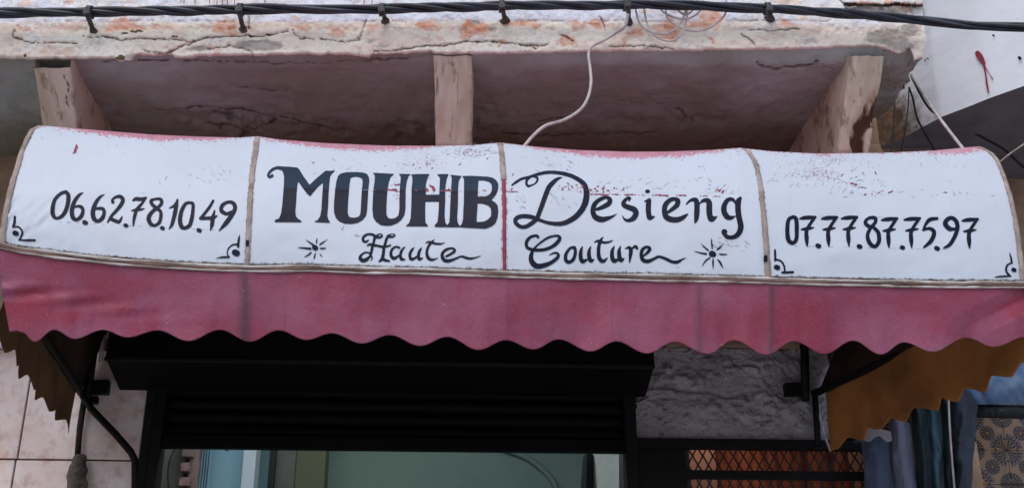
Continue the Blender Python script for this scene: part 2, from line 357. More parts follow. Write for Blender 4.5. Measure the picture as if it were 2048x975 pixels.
nzu = U2+2.5*fbm(U2/9, V_/9, 11); nzv = V_+2.0*fbm(U2/9, V_/9, 17)
for i, c in enumerate(CR): crk = np.maximum(crk, np.clip(1.25-dist_poly(nzu, nzv, c)/(2.6 if i in (0, 1, 5) else 2.0), 0, 1))
ledge = np.clip(1-abs(V_-43-1.2*fbm(U2/40, U2*0, 6))/1.8, 0, 1)*np.clip(.9+1.6*vn(U2/55, U2*0, 8), 0, 1)
crk = np.maximum(crk, ledge*.55)
owx = U2+14*fbm(U2/24, V_/14, 41); owy = V_+9*fbm(U2/24, V_/14, 47); org = blobs(owx, owy, OR); gry = blobs(nzu, nzv, GR); grn = blobs(nzu, nzv, GN)
spall = np.clip(gry+.35*fbm(U2/16, V_/12, 21), 0, .8)
Yd = YF + .0045*crk*2 + .006*spall + .003*np.clip(org, 0, 1) + .004*fbm(U2/60, V_/30, 2) + .0025*fbm(U2/9, V_/9, 9) + .014*np.clip((T_-.965)/.035, 0, 1)**2 \
     + np.where((U2 > 1688) & (V_ < 38), .03*np.clip((38-V_)/6, 0, 1)*np.clip((V_-12)/4, 0, 1), 0) - .004*np.clip(1-abs(V_-80)/40, 0, 1)
Yd = Yd - .02*np.clip((45-V_)/25, 0, 1)*0 + .016*np.clip((52-V_)/52, 0, 1)
blue = np.clip((52-V_)/16, 0, 1)+.35*(U2 > 1500)*np.clip((90-V_)/40, 0, 1)
gapdark = ((U2 > 1686) & (abs(V_-(8+.03*(U2-1686)+2*vn(U2/12, U2*0, 4))) < 3.2)).astype(float)
Yd = Yd+.025*gapdark
fpts = P(U2, V_, Yd)
fas = grid('fascia', fpts, MAT['fascia'], B, dict(orange=org, grey=gry, green=np.maximum(grn, gapdark), crack=np.maximum(crk, gapdark), blue=blue), np.stack([U2, V_], -1)/1000)
tag(fas, 'cracked cream balcony front with orange bare patches')
edge = fpts[-1]                                                          # lower lip of the fascia
# soffit: from the lip back to the wall
nb = 60; tb = np.linspace(0, 1, nb)
base_z = np.interp(edge[:, 0], [edge[0, 0], edge[-1, 0]], [3.955, 4.075])
endx = edge[-1, 0]
sp = np.zeros((nb, len(uu), 3))
for j, t in enumerate(tb):
    sp[j, :, 0] = edge[:, 0]*1.0; sp[j, :, 1] = edge[:, 1]*(1-t)+0.02*t
    k = np.clip(t/.06, 0, 1); sp[j, :, 2] = edge[:, 2]*(1-k)+base_z*k
X_, Y_ = sp[..., 0], sp[..., 1]
# outer end frays inward towards the wall
fr = np.clip((X_-1.70)/(endx-1.70), 0, 1)
sp[..., 0] = X_ - fr*(.022*fbm(Y_*7, Y_*0, 31)+.0+.012*fbm(Y_*26, Y_*0, 3))*np.clip(tb[:, None]/.15, 0, 1)
SB = [(-1.0, -.30, .34, .16, 1), (-.25, -.2, .16, .10, .8), (.1, -.35, .1, .2, .7), (1.05, -.30, .15, .08, .6), (-.62, -.24, .2, .12, .7), (.75, -.30, .3, .07, .4)]
pe = blobs(X_+.03*fbm(X_*12, Y_*12, 4), Y_+.03*fbm(X_*12, Y_*12, 14), SB)
cr2 = np.zeros_like(X_)
for c in ([(-1.35, -.38), (-1.1, -.42), (-.9, -.35), (-.7, -.30), (-.55, -.2)], [(-1.1, -.25), (-.9, -.22), (-.8, -.28)], [(.35, -.30), (.42, -.34), (.47, -.33)], [(.95, -.42), (.99, -.36), (1.05, -.28)], [(.2, -.2), (.5, -.17), (.9, -.2)], [(-.9, -.6), (-.7, -.56)],
          [(-1.4, -.80), (-1.1, -.81), (-.6, -.79), (-.2, -.82)], [(1.2, -.8), (1.3, -.76), (1.45, -.8)]):
    cr2 = np.maximum(cr2, np.clip(1.2-dist_poly(X_+.008*fbm(X_*30, Y_*30, 1), Y_+.008*fbm(X_*30, Y_*30, 2), c)/.012, 0, 1))
sp[..., 2] += np.clip(tb[:, None]/.1, 0, 1)*(.018*np.clip(pe, 0, 1)*(1+fbm(X_*20, Y_*20, 3)) + .006*cr2 + .008*fbm(X_*3, Y_*3, 5) + .004*fbm(X_*18, Y_*14, 6))
sof = grid('balcony_soffit', sp, MAT['soffit'], B, dict(crack=np.maximum(cr2, np.clip(pe*.8+.5*fbm(X_*22, Y_*22, 8)-.35, 0, .8)), shade_grey=np.clip((Y_+.55)/.5, 0, 1)+.5*(X_ > 1.72)))  # shade towards the wall put into the colour; outer end grey concrete
tag(sof, 'mauve plaster underside of the balcony, shaded in its colour')
# balcony slab top and end so the place holds from the side
endc = sp[:, -1]; top = fpts[0, -1]
ev = np.array([endc, endc*[1, 1, 0]+[0, 0, top[2]]]).transpose(0, 1, 2)
ee = np.linspace(0, 1, 26)[:, None, None]*(ev[1]-ev[0])[None]+ev[0][None]
ee[..., 0] += .012*fbm(ee[..., 1]*20, ee[..., 2]*20, 4)
z0 = np.zeros(ee.shape[:2])
tag(grid('balcony_end', ee, MAT['fascia'], B, dict(orange=z0, grey=z0+.6, green=z0, crack=z0, blue=z0)), 'broken grey end of the balcony')

# the parapet and the wall carry on above the picture
zt4 = fpts[0, :, 2].min()-.01
box('parapet', fpts[0, 0, 0], fpts[0, -1, 0]-.004, YF+.045, YF+.14, zt4, zt4+.75, MAT['pier'], B, .01)
box('balcony_floor', fpts[0, 0, 0], fpts[0, -1, 0]-.03, YF+.05, .0, 4.15, 4.26, MAT['cement'], B, 0)
box('storey_wall', -3.2, 2.25, .004, .22, 4.121, 7.2, MAT['wall'], B, 0)
# corbels
def corbel(name, ul, ur, v0, ulb, urb, vb, lab, dep=.26, damage=False):
    a, b = P(ul, v0, YF+.015), P(ur, v0, YF+.015); yb = -.64
    c, d = P(ulb, vb, yb), P(urb, vb, yb)
    zt = 4.09
    n, mcol = 46, 14; pts = []
    rows = []
    prof = [(a, b)]
    tt = np.linspace(0, 1, 30)
    L = [a*(1-t)+c*t for t in tt]; R = [b*(1-t)+d*t for t in tt]
    s = (c-a); 
    for k in range(1, 9):                                               # carry on to the wall
        f = k/8; y = yb+(0.01-yb)*f; z = c[2]-.10*math.sin(f*math.pi/2)
        L.append(np.array([a[0]+(c[0]-a[0])*1.0, y, z])); R.append(np.array([b[0]+(d[0]-b[0])*1.0, y, z]))
    L = np.array(L); R = np.array(R); m = len(L)
    cols = []
    wid = np.linspace(0, 1, 16)
    top = lambda Q: np.stack([Q[:, 0], Q[:, 1], np.full(len(Q), zt)], -1)
    TL, TR = top(L), top(R)
    for f in np.linspace(1, 0, 10)[:-1]: cols.append(L*(1-f)+TL*f)
    for f in wid: cols.append(L*(1-f)+R*f)
    for f in np.linspace(0, 1, 10)[1:]: cols.append(R*(1-f)+TR*f)
    G = np.stack(cols, 1)
    side = np.abs(np.arange(G.shape[1])-(G.shape[1]-1)/2) > 8
    r = .0055*fbm(G[..., 0]*40, G[..., 2]*25+G[..., 1]*20, int(abs(ul)) % 50)
    G[..., 1] += -r*1.0; G[..., 0] += r*.8*np.sign(np.arange(G.shape[1])-(G.shape[1]-1)/2)
    W_ = (G[..., 0]-L[:, None, 0])/(R[:, None, 0]-L[:, None, 0]+1e-9)
    cr = np.zeros(G.shape[:2]); gy = np.zeros(G.shape[:2]); rr = np.arange(m)[:, None]/30.
    if damage:
        hole = np.clip(1.3-dist_poly(W_+.07*fbm(W_*6, rr*8, 3), rr+.05*fbm(W_*6, rr*8, 6), [(1.05, .52), (.72, .66), (.52, .78), (.78, .95), (.95, 1.2)])/.16, 0, 1)
        cr = hole; G[..., 1] += .03*hole; gy = (hole > .2)*.2
        gy = np.maximum(gy, np.where(np.arange(G.shape[1])[None, :] > 25, .9, 0))
    else:
        cr = np.clip(1.2-dist_poly(W_, rr, [(.8, .12), (.92, .3), (.75, .5), (.85, .62)])/.05, 0, 1)*(ul < 500)*.8
        G[..., 1] += .006*cr
    return tag(grid(name, G, MAT['corbel'], B, dict(crack=cr, grey=gy)), lab)
corbel('corbel', 66, 140, 136, 85, 154, 256, 'left beige corbel under the balcony')
corbel('corbel', 868, 943, 112, 871, 944, 290, 'middle brown-streaked corbel')
corbel('corbel', 1700, 1771, 112, 1676, 1737, 304, 'right corbel with its plaster broken open', damage=True)

# wall behind (y = 0): relief sheet pieces around the two openings
def wall_piece(name, x0, x1, z0, z1, mat, lab=None, amp=.006, step=.012, y=0.0, seed=1, extra=None):
    nx = max(2, int((x1-x0)/step)); nz = max(2, int((z1-z0)/step))
    Z, X = np.meshgrid(np.linspace(z0, z1, nz), np.linspace(x0, x1, nx), indexing='ij')
    Yw = y-amp*fbm(X*5, Z*5, seed)-amp*.6*fbm(X*22, Z*22, seed+3)
    if extra is not None: Yw = Yw+extra(X, Z)
    o = grid(name, np.stack([X, Yw, Z], -1)[::-1], mat, B)
    s = o.modifiers.new('thickness', 'SOLIDIFY'); s.thickness = .05; s.offset = -1
    if lab: tag(o, lab)
    return o
JL, JR = -1.262, .772                                                    # jambs of the shop door
ZL, ZP = 3.10, 2.69
wall_piece('upper_wall', -3.2, 2.25, 3.10, 4.12, MAT['wall'], 'brown weathered wall above the awning', step=.02)
cx = lambda X, Z: -.018*np.clip(1.2-dist_poly(X+.01*vn(X*40, Z*40), Z+.01*vn(X*40, Z*40, 3), [(.90, 2.93), (1.0, 2.915), (1.1, 2.925), (1.2, 2.90), (1.26, 2.91)])/.03, 0, 1)*0 \
    + .012*np.clip(1.3-dist_poly(X, Z+.012*vn(X*22, X*0, 5), [(.88, 2.925), (1.02, 2.90), (1.12, 2.90), (1.2, 2.885), (1.27, 2.90)])/.012, 0, 1) \
    - .024*np.clip(blobs(X, Z, [(1.02, 2.96, .16, .06, 1), (1.45, 2.86, .17, .10, 1), (1.3, 3.02, .3, .05, .6)])+.5*fbm(X*26, Z*30, 8), 0, 1.2)*np.clip(1.6*np.abs(fbm(X*16, Z*24, 18)), 0, 1) \
    + .012*np.clip((fbm(X*34, Z*46, 28)-.62)/.25, 0, 1) + .006*np.clip(1-np.abs(fbm(X*7, Z*11, 38))/.05, 0, 1)*(vn(X*5, Z*6, 3) > .1) \
    + .012*np.clip(1.3-dist_poly(X, Z, [(1.30, 2.775), (1.36, 2.78)])/.007, 0, 1)
wall_piece('pier_wall', JR, 1.64, ZP, 3.097, MAT['pier'], 'rough lumpy plaster pier right of the shutter', .004, .006, seed=5, extra=cx)
wall_piece('side_wall', 1.643, 2.25, 2.70, 3.097, MAT['lining'], None, .004, .02, seed=7)  # dark colour stands in for shade on the wall under the awning
box('side_wall', 1.76, 2.25, .0, .22, 0, 2.697, MAT['wall'], B, 0)
box('lower_pier', JR, 1.0, .012, .22, 0, ZP-.003, MAT['board'], B, .003)
box('lower_panel', 1.0, 1.76, .03, .22, 0, 1.9, MAT['wall'], B, 0)
# left wall: backing plus big stone tiles
box('tile_backing', -3.2, JL-.02, .02, .22, 0, 3.097, MAT['grout'], B, 0)
box('door_jamb', JL-.02, JL+.02, -.012, .24, 0, 3.03, simple('dark_jamb', (30, 28, 27), (20, 19, 19), 10, .8), B, .004)
def tile_mat():
    m = M('mottled_pink_stone_tile', .6, .35); n = m.noise(4, 7, .6); n2 = m.noise(16, 7, .7); n3 = m.noise(1.6, 3, .5, off=7)
    c = m.mix(m.step(n, .35, .65), lin((236, 220, 214)), lin((222, 200, 192)))
    c = m.mix(m.step(n2, .48, .66, 0, .8), c, lin((200, 170, 158))); c = m.mix(m.step(m.noise(5, 6, .7, off=4), .5, .68, 0, .7), c, lin((226, 182, 150)))
    c = m.mix(m.step(m.noise(60, 4, .7), .68, .74, 0, .7), c, lin((120, 96, 88)))
    m.color(c); m.bump(n2, .15, .004); return m.m
TM = tile_mat()
def tl(u0, u1, v0, v1, g=2.2, y=0.0):
    """a stone tile whose corners are measured at these pixels"""
    f = lambda u, v: P(u, v, y)
    zt = P((u0[0]+u1[0])/2, v0, y)[2]; zb = P((u0[1]+u1[1])/2, v1, y)[2]
    xl = .5*(P(u0[0], v0, y)[0]+P(u0[1], v1, y)[0]); xr = .5*(P(u1[0], v0, y)[0]+P(u1[1], v1, y)[0]); d = .004+random.uniform(0, .002)
    jy = random.uniform(-.0015, .0015)
    o = box('stone_tile', xl+d, xr-d, y+jy, y+.018, zb+d, zt-d, TM, B, .003)
    return o
zj = [3.09, P(100, 698, 0)[2], P(100, 918, 0)[2], P(100, 918, 0)[2]-.47, 1.2]
xa = [-3.2, P(-215, 870, 0)[0], P(42, 870, 0)[0], P(158, 900, 0)[0]+.0, JL-.02]; xb = [-3.2, P(-232, 950, 0)[0], P(26, 950, 0)[0], P(156, 950, 0)[0], JL-.02]
for r_ in range(4):
    xs = xa if r_ < 2 else xb
    for c_ in range(4):
        d = .0035
        if zj[r_]-zj[r_+1] < .05: continue
        box('stone_tile', xs[c_]+d, xs[c_+1]-d, random.uniform(-.0015, .0015), .0195, zj[r_+1]+d, zj[r_]-d, TM, B, .003)
# little sill with carved band at the far left
sx0 = P(-60, 690, -.02)[0]; sx1 = P(24, 690, -.02)[0]; sz = P(10, 695, -.02)[2]
box('sill', sx0, sx1, -.05, -.003, sz, sz+.022, MAT['white'], B, .004)
box('sill', sx0, sx1, -.035, -.003, sz+.06, sz+.16, simple('bluish_sill', (150, 156, 170), (130, 134, 150), 8), B, .004)
for k in range(5):
    x = P(-16+k*7.2, 683, -.03)[0]; box('carved_tooth', x, x+.009, -.045, -.003, sz+.028, sz+.055, MAT['cement'], B, .002)
lump = spline([P(162, 912, -.03), P(156, 935, -.05), P(154, 955, -.055), P(152, 985, -.04)], 8)
V, Fc = tube_data(lump, np.interp(np.linspace(0, 1, len(lump)), [0, .3, .7, 1], [.02, .034, .038, .036]), 14); V = np.array(V)
V += .007*np.stack([vn(V[:, 0]*40, V[:, 2]*40, 3), vn(V[:, 0]*40, V[:, 2]*40, 7), 0*V[:, 0]], -1)
tag(mesh_obj('cement_lump', V, Fc, MAT['cement'], B), 'rough grey cement lump on the tiles at the foot of the bar')

# ------------------------------------------------------------------ awning
A = thing('shop_awning', (0, -1.5, 2.86), 'white domed shop awning with hand painted black lettering and scalloped red valance', 'awning')
vbc = lerpl([(-40, 480), (3, 484), (34, 492), (101, 501), (203, 512.6), (338, 523), (440, 528), (499, 529.5), (619, 529), (738, 533), (857, 535.6), (1005, 541), (1158, 545), (1367, 549), (1527, 553.6), (1703, 557.5), (1893, 561.5), (2046, 562), (2100, 562)])
vtc = lerpl([(-40, 250), (75, 250), (91, 251.5), (203, 261), (305, 269), (406, 273.5), (480, 275), (516, 272.5), (560, 279), (649, 286), (768, 291), (886, 291.5), (946, 290), (1000, 285), (1069, 293), (1158, 300), (1248, 303), (1337, 303), (1426, 299.5), (1480, 295.5), (1544, 302.5),
             (1639, 307), (1766, 305.5), (1862, 301.5), (1925, 295.5), (1955, 292.5), (2100, 292.5)])
YA = lambda u: np.interp(u, [0, 2050], [-1.635, -1.415])                   # front edge of the awning
RIB = [lerpl([(250, 84), (258, 66), (275, 56), (300, 45), (350, 30), (400, 17), (440, 9), (490, 3)]),
       lerpl([(272, 515), (300, 511), (340, 505), (400, 500), (470, 496.5), (530, 494)]),
       lerpl([(285, 1000), (310, 1004), (350, 1007), (400, 1008.5), (545, 1009)]),
       lerpl([(295, 1480), (300, 1494), (315, 1506), (335, 1514), (370, 1521), (430, 1528), (500, 1533), (556, 1537)]),
       lerpl([(292, 1955), (296, 1966), (306, 1984), (320, 1995), (345, 2006), (380, 2018), (430, 2030), (480, 2038), (562, 2047)])]
def sfun(u, v):
    a = np.clip((vbc(u)-v)/(vbc(u)-vtc(u)), -0.05, 1.0); return np.arcsin(np.clip(a, -1, 1))/(math.pi/2), a
def Yc(u, v):
    s, a = sfun(u, v)
    r = np.minimum.reduce([abs(u-x) for x in (60, 505, 1005, 1515, 2020)])
    sagm = np.clip(r/200, 0, 1)
    seam = .004*np.clip(1-abs(v-(378+.012*(u-500)))/4, 0, 1)*((u > 640) & (u < 1500))
    wr = .0035*vn(u/120, v/50, 4)+.0012*vn(u/38, v/22, 9)
    lw = np.clip(1-u/160, 0, 1)*np.clip(1-abs(v-440)/80, 0, 1)*.006*vn((u+v)/14, (u-v)/60, 3)
    kink = .00032*np.clip(384-v, 0, 60)*np.clip((np.asarray(v)-vtc(u))/40, 0, 1)
    return kink+YA(u)+.31*(1-np.cos(s*math.pi/2))+.03*np.sin(np.clip(a, 0, 1)*math.pi)*0+.012*sagm*np.sin(np.clip(a, 0, 1)*math.pi)+seam*.6+wr*np.clip(r/30, 0, 1)+lw
def CS(u, v, off=0.0):
    return P(u, v, Yc(u, v)-off)
lay = 0
panels = []
PL = ['leftmost white panel with a phone number starting 06', 'white panel with the large block lettered name', 'white panel with the cursive word and star', 'rightmost white panel with a phone number starting 07']
for k in range(4):
    ns, nu = 120, 190
    s = np.linspace(0, 1, ns)
    # the rib lines for these rows
    def ribrow(R, vt, vb): 
        v = vb-(vb-vt)*np.sin(s*math.pi/2); return R(v), v
    # rows by normalised height; rib u from its own v
    uL, vL = ribrow(RIB[k], vtc(RIB[k](0)), vbc(RIB[k](999))); uR, vR = ribrow(RIB[k+1], vtc(RIB[k+1](0)), vbc(RIB[k+1](999)))
    a = np.linspace(0, 1, nu)
    Ug = uL[:, None]*(1-a)+uR[:, None]*a
    vtop = vtc(uL[-1]*(1-a)+uR[-1]*a); vbo = vbc(uL[0]*(1-a)+uR[0]*a)
    Vg = vbo[None]-(vbo-vtop)[None]*np.sin(s*math.pi/2)[:, None]
    pts = CS(Ug, Vg)
    # on over the top and back to the wall, out of sight from the street
    last = pts[-1]; d1 = pts[-1]-pts[-3]
    ext = []
    for f in np.linspace(0, 1, 26)[1:]:
        y = last[:, 1]+(-.02-last[:, 1])*f
        L_ = (-.02-last[:, 1]); z = last[:, 2]+.42*.10*(1-np.exp(-f*L_/.10))-.02*f
        ext.append(np.stack([last[:, 0], y, z], -1))
    ext = np.array(ext); allp = np.vstack([pts, ext])
    Ue = np.vstack([Ug, np.repeat(Ug[-1:], 25, 0)]); Ve = np.vstack([Vg, np.repeat(Vg[-1:], 25, 0)-np.arange(1, 26)[:, None]*3])
    redlow = {0: (300, 170, 15), 1: (700, 170, 16), 2: (1250, 190, 19), 3: (1930, 70, 12)}[k]
    dtop = Ve-np.repeat(vtop[None], len(Ve), 0)
    wr_ = redlow[2]*np.clip(1-((Ue-redlow[0])/redlow[1])**2, -.3, 1)
    wear = np.clip(.86-(dtop-wr_*.55)/26, -.6, 1.6); wear = np.where(dtop < 0, 1.4, wear)
    speck = np.clip(.16-dtop/520, -.3, .2)+.16*blobs(Ue, Ve, [(1620, 345, 90, 26, 1), (1760, 385, 60, 14, .7), (1650, 370, 70, 16, .8), (950, 305, 60, 16, 1), (1640, 325, 130, 16, .7), (850, 330, 60, 30, .7), (1200, 375, 110, 18, .6), (60, 400, 20, 20, .4), (760, 340, 150, 30, .5), (1120, 335, 60, 20, .6), (1430, 360, 60, 20, .5)])
    dirt_and_shade = np.clip(.95-(np.repeat(vbo[None], len(Ve), 0)-Ve)/12, -.8, .95)
    dirt_and_shade = np.maximum(dirt_and_shade, .72-np.minimum(abs(Ue-np.vstack([np.repeat(uL[:, None], nu, 1), np.full((25, nu), uL[-1])])-5), abs(Ue-np.vstack([np.repeat(uR[:, None], nu, 1), np.full((25, nu), uR[-1])])+5))/9)
    pn = grid('canopy_panel', allp, MAT['canopy'], A, dict(wear=wear, speck=speck, dirt_and_shade=dirt_and_shade), np.stack([Ue, Ve], -1)/1000)
    sd = pn.modifiers.new('thickness', 'SOLIDIFY'); sd.thickness = .002; sd.offset = -1
    tag(pn, PL[k]); panels.append(pn); panels[-1]['_k'] = k
    if k == 0: endL = allp[:, 0]
    if k == 3: endR = allp[:, -1]

# rib webbing over the seams
def strip_on(name, R, v0, v1, w0, w1, mat, off=.005, ext=True, lab=None, jit=.6, seed=0):
    v = np.linspace(v1, v0, 90); rows = []
    vtm = vtc(R(0)); vv_ = np.maximum(v, vtm+.0)
    ws = np.linspace(-1, 1, 7); u = R(vv_)
    wd = np.interp(v, [v0, v1], [w0, w1])*(1+.12*vn(v/9, v*0, seed))
    Us = u[:, None]+ws*wd[:, None]/2+jit*vn(v/15, v*0, seed+2)[:, None]
    Vs = np.repeat(vv_[:, None], 7, 1)
    bul = off+.003*(1-ws**2)+.0012*fbm(v[:, None]/6, ws*2, seed+4)
    pts = np.zeros(Us.shape+(3,))
    pts = P(Us, Vs, Yc(np.repeat(u[:, None], 7, 1), Vs)-bul)
    if ext:
        last = pts[-1]; E_ = []
        for f in np.linspace(0, 1, 20)[1:]:
            L_ = (-.02-last[:, 1]); E_.append(np.stack([last[:, 0], last[:, 1]+L_*f, last[:, 2]+.42*.10*(1-np.exp(-f*L_/.10))-.02*f+.003], -1))
        pts = np.vstack([pts, np.array(E_)])
    o = grid(name, pts, mat, A); sd = o.modifiers.new('thickness', 'SOLIDIFY'); sd.thickness = .0035; sd.offset = -1
    if lab: tag(o, lab)
    return o
strip_on('webbing_strip', lambda v: RIB[0](v)-1, 250, 492, 9, 13, MAT['tape'], seed=1)
strip_on('webbing_strip', RIB[1], 272, 530, 11, 9, MAT['tape'], seed=2)
strip_on('webbing_strip', RIB[2], 285, 358, 9, 11, MAT['tape'], seed=3, lab='torn short beige webbing over the middle seam')
strip_on('webbing_strip', RIB[3], 295, 555, 8, 12, MAT['tape'], seed=4)
strip_on('webbing_strip', lambda v: RIB[4](v)-.5, 292, 561, 7, 11, MAT['tape'], seed=5)
strip_on('seam_strip', RIB[2], 358, 541, 8, 7, MAT['redpaint'], .002, False, 'bare red seam below the torn webbing', .3, 6)
for (u_, v_, w_, h_) in ((494.7, 485.5, 6, 12), (1531.5, 516, 7, 12)):      # little dark tags on two strips
    q = [P(u_+a*w_/2, v_+b*h_/2, Yc(u_, v_)-.0105) for a, b in ((-1, 1), (1, 1), (1, -1), (-1, -1))]
    r = [x+np.array([0, .004, 0]) for x in q]; hexa('dark_tag', q, r, MAT['paint'], A)
# bottom piping: two lips and brown tape
def lip(name, dv, r, mat, dy, seed):
    u = np.linspace(-6, 2056, 260); v = vbc(u)+dv+.7*fbm(u/60, u*0, seed)
    return tube(name, P(u, v, YA(u)-dy), r*(1+.25*vn(u/25, u*0, seed)), mat, A, 8)
lip('piping', 3.0, .0052, MAT['piping'], .004, 1); lip('seam_tape', 8.0, .0055, MAT['brownpipe'], .002, 2); lip('piping', 12.5, .0038, MAT['piping'], .003, 3)
# valance
EXT = [(-30, 668), (15, 661), (27, 664), (55, 683), (100, 659), (149, 677), (206, 659), (255, 674), (315, 660), (377, 681), (440, 659), (500, 682.5), (557, 660), (613, 679), (664, 666), (724, 686), (780, 669.5), (840, 691), (895, 673), (957, 699), (1012, 679.5), (1067, 698), (1117, 678), (1181, 702), (1233, 682),
       (1294, 706), (1349, 683), (1415, 707), (1468, 680), (1533, 709), (1587, 682), (1650, 707), (1706, 680.5), (1762, 708), (1808, 684), (1866, 703), (1932, 675), (1989, 693), (2048, 674), (2110, 694)]
def scal(u, E=EXT):
    E = np.array(E); i = np.clip(np.searchsorted(E[:, 0], u)-1, 0, len(E)-2)
    t = (u-E[i, 0])/(E[i+1, 0]-E[i, 0]); t = .5-.5*np.cos(math.pi*t); return E[i, 1]*(1-t)+E[i+1, 1]*t
u = np.arange(-3, 2064, 2.6); tv = np.linspace(0, 1, 60)
Tg, Ug = np.meshgrid(tv, u, indexing='ij')
vt_ = vbc(u)+9; vb_ = scal(u)
left_in = np.interp(tv, [0, .5, 1], [0, 6, 22])
Vg = vt_[None]*(1-Tg)+vb_[None]*Tg
Uw = Ug+left_in[:, None]*np.clip(1-(Ug+3)/160, 0, 1)
fold = .010*np.sin(Ug/46+1.2*vn(Ug/90, Ug*0, 3))*Tg**1.5+.018*vn(Ug/75, Tg*.6, 5)*Tg+.01*vn(Ug/22, Tg*1.5, 7)*Tg*.4
fold += .022*np.clip(1-abs(Ug*.26+120-(Vg-500)*1.6)/40, 0, 1)*np.clip(1-Ug/420, 0, 1)*np.sin((Vg+Ug*.3)/9)*.35
fold += -.012*np.clip(1-abs((Ug-2040)*.5+(Vg-600))/34, 0, 1)*np.clip((Ug-1900)/100, 0, 1)
Yv = YA(Ug)+.012*Tg-fold
ribst = np.maximum(np.clip(1-abs(Ug-488-2*vn(Vg/40, Vg*0))/28, 0, 1), np.clip(1-abs(Ug-1543)/15, 0, 1))*.9
ribst = np.maximum(ribst, .7*np.clip(1-abs(Ug-1398)/22, 0, 1)); ribst = np.maximum(ribst, .4*np.clip(1-abs(Ug-1012)/8, 0, 1))
ribst = np.maximum(ribst, .8*np.clip(1-abs(Ug-568-.01*(Vg-600))/2.2, 0, 1)); ribst = np.maximum(ribst, .5*np.clip(1-abs(Ug-1222)/2.2, 0, 1))
Yv += -.004*ribst
edgew = np.clip(1-(vb_[None]-Vg)/26, 0, 1)*(.35+.5*vn(Ug/40, Ug*0, 12))
hot = .62*blobs(Ug+40*fbm(Ug/70, Vg/50, 51), Vg+20*fbm(Ug/70, Vg/50, 57), [(70, 620, 90, 70, .9), (120, 560, 100, 30, .5), (30, 560, 60, 60, .5), (1050, 650, 60, 40, .7), (2040, 610, 90, 24, .9), (800, 600, 120, 30, .3), (330, 640, 120, 30, .35), (1800, 585, 90, 14, .6)])
va = grid('valance', P(Uw, Vg, Yv), MAT['valance'], A, dict(stain=ribst, edge=edgew, hot=hot))
sd = va.modifiers.new('thickness', 'SOLIDIFY'); sd.thickness = .0015
tag(va, 'faded dusty red scalloped front valance')
# side valances and end covers
bl, br = P(163, 787, 0.0), P(1629, 795, 0.0); fl = P(2, 494, YA(0)); frt = P(2052, 571, YA(2050))
def side(lowpts, topf, topb, name, lab, a, b):
    """lowpts: pixels of the hem from the wall forward, measured on the vertical side plane"""
    low = np.array(lowpts, float); par = [0]
    for i in range(1, len(low)): par.append(par[-1]+np.hypot(*(low[i]-low[i-1])))
    par = np.array(par)/par[-1]; q = []
    for i in range(len(low)-1):
        for t in np.linspace(0, 1, 8, endpoint=False):
            st = .5-.5*math.cos(math.pi*t)
            q.append((low[i, 0]+(low[i+1, 0]-low[i, 0])*t, low[i, 1]+(low[i+1, 1]-low[i, 1])*st))
    q.append(tuple(low[-1])); q = np.array(q)
    hem = PPL(q[:, 0], q[:, 1], a, b); n = len(q)
    w = np.array(b)-np.array(a); pr = ((hem[:, :2]-np.array(a)) @ w)/(w @ w)
    tp = topb[None]*(1-pr[:, None])+topf[None]*pr[:, None]
    rows = np.stack([tp*(1-f)+hem*f for f in np.linspace(0, 1, 24)])
    nrm = np.array([w[1], -w[0], 0])/np.hypot(*w)
    t = np.linspace(0, 1, 24)[:, None]
    rows += nrm*(.012*np.sin(pr*30)[None]*t+.01*vn(pr[None]*7, t*2, 4)*t)[..., None]
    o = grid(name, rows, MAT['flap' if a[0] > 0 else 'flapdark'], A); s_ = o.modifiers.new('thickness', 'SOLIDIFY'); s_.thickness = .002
    return tag(o, lab)
la, lb = bl[:2], fl[:2]; ra, rb = br[:2], frt[:2]
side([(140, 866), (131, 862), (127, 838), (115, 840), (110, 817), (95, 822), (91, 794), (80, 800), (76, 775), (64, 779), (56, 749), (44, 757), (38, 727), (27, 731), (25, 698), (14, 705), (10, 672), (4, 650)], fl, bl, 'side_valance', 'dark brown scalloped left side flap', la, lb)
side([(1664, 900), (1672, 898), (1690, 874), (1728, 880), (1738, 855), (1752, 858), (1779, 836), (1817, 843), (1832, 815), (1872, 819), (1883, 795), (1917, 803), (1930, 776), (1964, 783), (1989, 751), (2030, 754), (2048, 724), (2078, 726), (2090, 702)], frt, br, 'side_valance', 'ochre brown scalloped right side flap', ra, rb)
# pale hem on the wall end of each side flap
tube('flap_hem', [PPL(*p, ra, rb)+np.array([-.004, 0, 0]) for p in ((1628, 795), (1640, 830), (1652, 872), (1663, 901))], .0045, MAT['piping'], A, 6, 4)
0 and tube('flap_hem', [PPL(*p, la, lb)+np.array([.004, 0, 0]) for p in ((161, 790), (150, 826), (139, 866))], .0022, MAT['piping'], A, 6, 4)
for nm, endp, f_, b_, lab in (('end_cover', endL, fl, bl, 'left'), ('end_cover', endR, frt, br, 'right')):
    lo = np.stack([np.interp(endp[:, 1], [f_[1], b_[1]], [f_[i], b_[i]]) for i in range(3)], -1)
    rows = np.stack([endp*(1-t)+lo*t for t in np.linspace(0, 1, 12)])
    o = grid(nm, rows, MAT['lining'], A); s_ = o.modifiers.new('thickness', 'SOLIDIFY'); s_.thickness = .002
